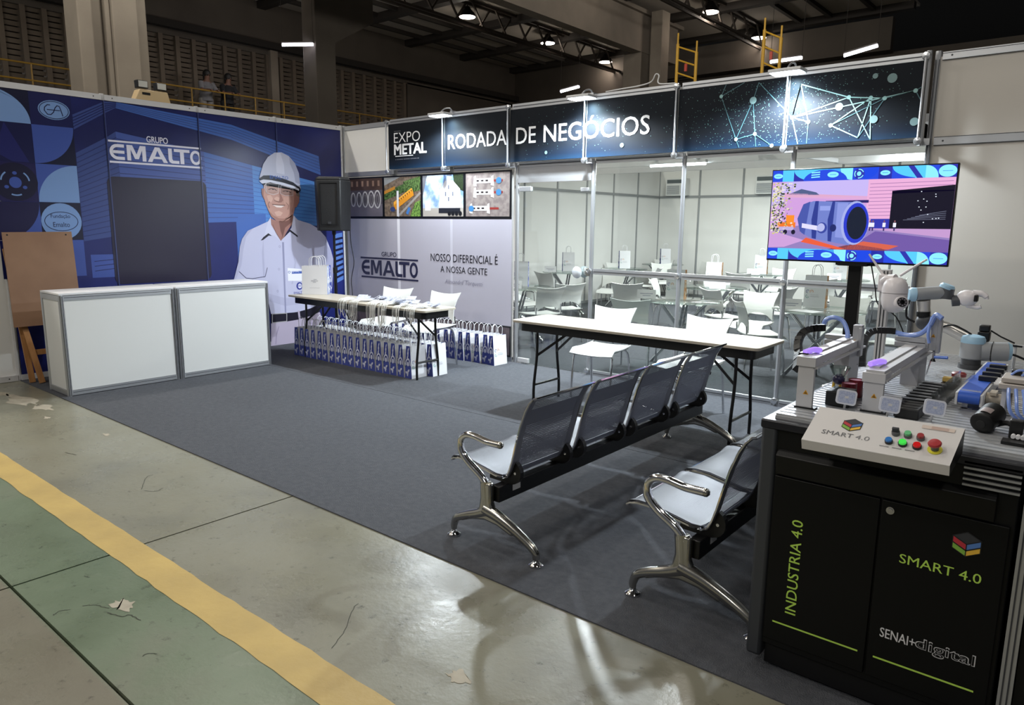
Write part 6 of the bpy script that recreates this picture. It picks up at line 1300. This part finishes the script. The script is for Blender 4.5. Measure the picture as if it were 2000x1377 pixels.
hb = MB().box((-13.5, 20.0, 0), (-7.4, 20.3, 8.9)).box((-7.4, 20.0, 0), (1.95, 20.3, 5.2)).box((-7.4, 20.0, 7.15), (1.95, 20.35, 8.15)).box((-7.4, 20.6, 5.2), (8, 20.7, 7.2)); struct(hb.build('wall_hall_end', CONCD, smooth=False))
struct(MB().box((-10.3, 19.9, 5.2), (-7.9, 19.99, 6.6)).build('window_61', mat('office_window', '#8f9499', .3), smooth=False))
struct(MB().box((-10.35, 19.86, 5.9), (-7.85, 19.9, 5.98)).box((-9.15, 19.86, 5.2), (-9.05, 19.9, 6.6)).box((-10.35, 19.86, 5.2), (-10.25, 19.9, 6.66)).box((-10.35, 19.86, 6.58), (-7.85, 19.9, 6.66)).build('trim_21', mat('dark_frame', '#15130f', .7), smooth=False))
# roof panels, purlins and trusses
ROOF = mat('roof_sheet', '#958e85', .9, col2='#a09990', nscale=.4); RST = mat('roof_steel', '#241f1b', .8)
struct(MB().box((-14, -14, 8.42), (2.6, 20.4, 8.5)).build('ceiling', ROOF, smooth=False))
struct(MB().box((2.6, -14, 10.9), (24, 46, 11)).box((-14, 20.4, 10.9), (2.6, 46, 11)).build('ceiling_1', mat('roof_dark', '#171513', .9), smooth=False))
struct(MB().box((-14, 45.9, 0), (40, 46, 11)).box((23.9, -14, 0), (24, 46, 11)).build('wall_hall_right', mat('roof_dark', '#171513', .9), smooth=False))
b = MB()
for y in (-5.6, -2.4, .8, 4.0, 7.2, 10.4, 13.4, 16.4, 19.6): b.box((-13.5, y, 8.2), (2.6, y+.30, 8.42))
for x in (-12.6, -11.6, -10.6, -6.6, -5.4, -3.2, -.9, .1, 1.4): b.box((x, -8, 8.3), (x+.12, 20, 8.42))
struct(b.build('trim_22', RST, smooth=False))
def truss(name, x, zt, zb):
    b = MB()
    for z in (zt, zb): b.bar((x-.12, -8, z), (x-.12, 20, z), .07, .07).bar((x+.12, -8, z), (x+.12, 20, z), .07, .07)
    y = -8.0
    while y < 19:
        b.bar((x-.12, y, zb), (x-.12, y+.55, zt), .05, .05).bar((x+.12, y+.55, zt), (x+.12, y+1.1, zb), .05, .05); y += 1.1
    struct(b.build(name, mat('truss_steel', '#3a332d', .8), smooth=False))
truss('trim_23', -8.15, 8.36, 7.68); truss('trim_24', -2.16, 8.36, 7.75)
BAYL = mat('bay_lamp_light', '#ffece0', .4, emit=16)
LP = [(-8.39, 11.43, 'first'), (-8.39, 15.65, 'second'), (-8.39, 19.5, 'third'), (-2.16, 15.6, 'front'), (-2.16, 19.5, 'rear')]
for x, y, nm in LP:
    lb = ('%s high-bay lamp from the left in the long row under the roof' % nm) if x < -5 else ('%s of the two right high-bay lamps under the roof' % nm)
    t = thing('high_bay_lamp', lb, 'lamp', (x, y, 8.0), 0, 'high-bay lamps under the roof')
    MB().lathe([(.26, 0), (.27, .02), (.22, .12), (.12, .22), (.08, .30), (.001, .31)], (x, y, 8.0), 24).build('reflector', mat('lamp_housing', '#151210', .5, .4), t)
    MB().lathe([(.001, -.012), (.25, -.008), (.255, .01), (.001, .012)], (x, y, 8.0), 24).build('lens', BAYL, t)
    MB().tube([(x, y, 8.3), (x, y, 8.425)], .015, 6).build('hanger', RST, t)
    light('bay_lamp_glow', 'POINT', (x, y, 7.9), 50, (1, .9, .78), shadow_soft_size=.2)
for x, y in ((-2.16, 11.6), (-2.16, 7.6), (-8.39, 7.4), (-8.39, 3.4)): light('bay_lamp_glow', 'POINT', (x, y, 7.9), 50, (1, .9, .78), shadow_soft_size=.2)
TL = mat('cool_tube', '#f2f0ff', .4, emit=12)
for nm, a, b_ in (('fluorescent tube shining by the louvred wall corner', (-8.6, 4.83, 5.98), (-8.0, 5.33, 6.0)), ('fluorescent tube above the middle flood lamp in the hall', (-5.1, 12.0, 5.49), (-4.45, 12.0, 5.56)),
                  ('fluorescent tube behind the right flood lamp', (1.2, 12, 5.53), (1.95, 12, 5.53)), ('fluorescent tube near the right end of the fascia', (2.9, 12, 5.45), (3.6, 12, 5.57))):
    t = thing('tube_light', nm, 'lamp', ((a[0]+b_[0])/2, (a[1]+b_[1])/2, a[2]), 0, 'fluorescent tubes in the hall')
    a, b_ = Vector(a), Vector(b_); MB().tube([a, b_], .035, 10).build('tube', TL, t); MB().bar(a+Vector((0, 0, .05)), b_+Vector((0, 0, .05)), .12, .03).build('reflector', mat('tube_reflector', '#55504c', .5), t, smooth=False)
    for s_ in (a, b_): MB().tube([s_+Vector((0, 0, .06)), s_+Vector((0, 0, (8.42-s_.z if s_.x < 2 else 10.9-s_.z)))], .006, 5).build('hanger', RST, t)
light('gallery_tube', 'POINT', (-9.6, 5.6, 5.9), 60, (1, .97, 1), shadow_soft_size=.15)
# yellow scaffold frames standing behind the fascia
for xa, xb, nm, z0, z1, zz in ((-.53, -.03, 'left', 6.16, 5.91, (5.75, 5.45, 5.15)), (1.594, 1.98, 'right', 6.16, 5.94, (5.78, 5.46, 5.12))):
    t = thing('scaffold_frame', '%s yellow ladder frame rising behind the fascia sign' % nm, 'scaffold', ((xa+xb)/2, 10.5, 0), 0, 'yellow ladder frames behind the fascia')
    for x, z in ((xa, z0), (xb, z1)):
        MB().tube([(x, 10.5, .0), (x, 10.5, z-.25)], .038, 10).build('upright', YELLOW, t); MB().tube([(x, 10.5, z-.25), (x, 10.5, z)], .022, 8).build('spigot', YELLOW, t)
    for z in zz+(4.6, 3.9, 3.2, 2.5, 1.8, 1.1, .4): MB().tube([(xa, 10.5, z+.10), (xb, 10.5, z-.10)], .02, 8).build('rung', YELLOW, t)
    MB().box(((xa+xb)/2-.03, 10.46, 5.25), ((xa+xb)/2+.03, 10.5, 5.42)).build('red_tag', mat('red_tag', '#b5402c', .5), t, smooth=False)
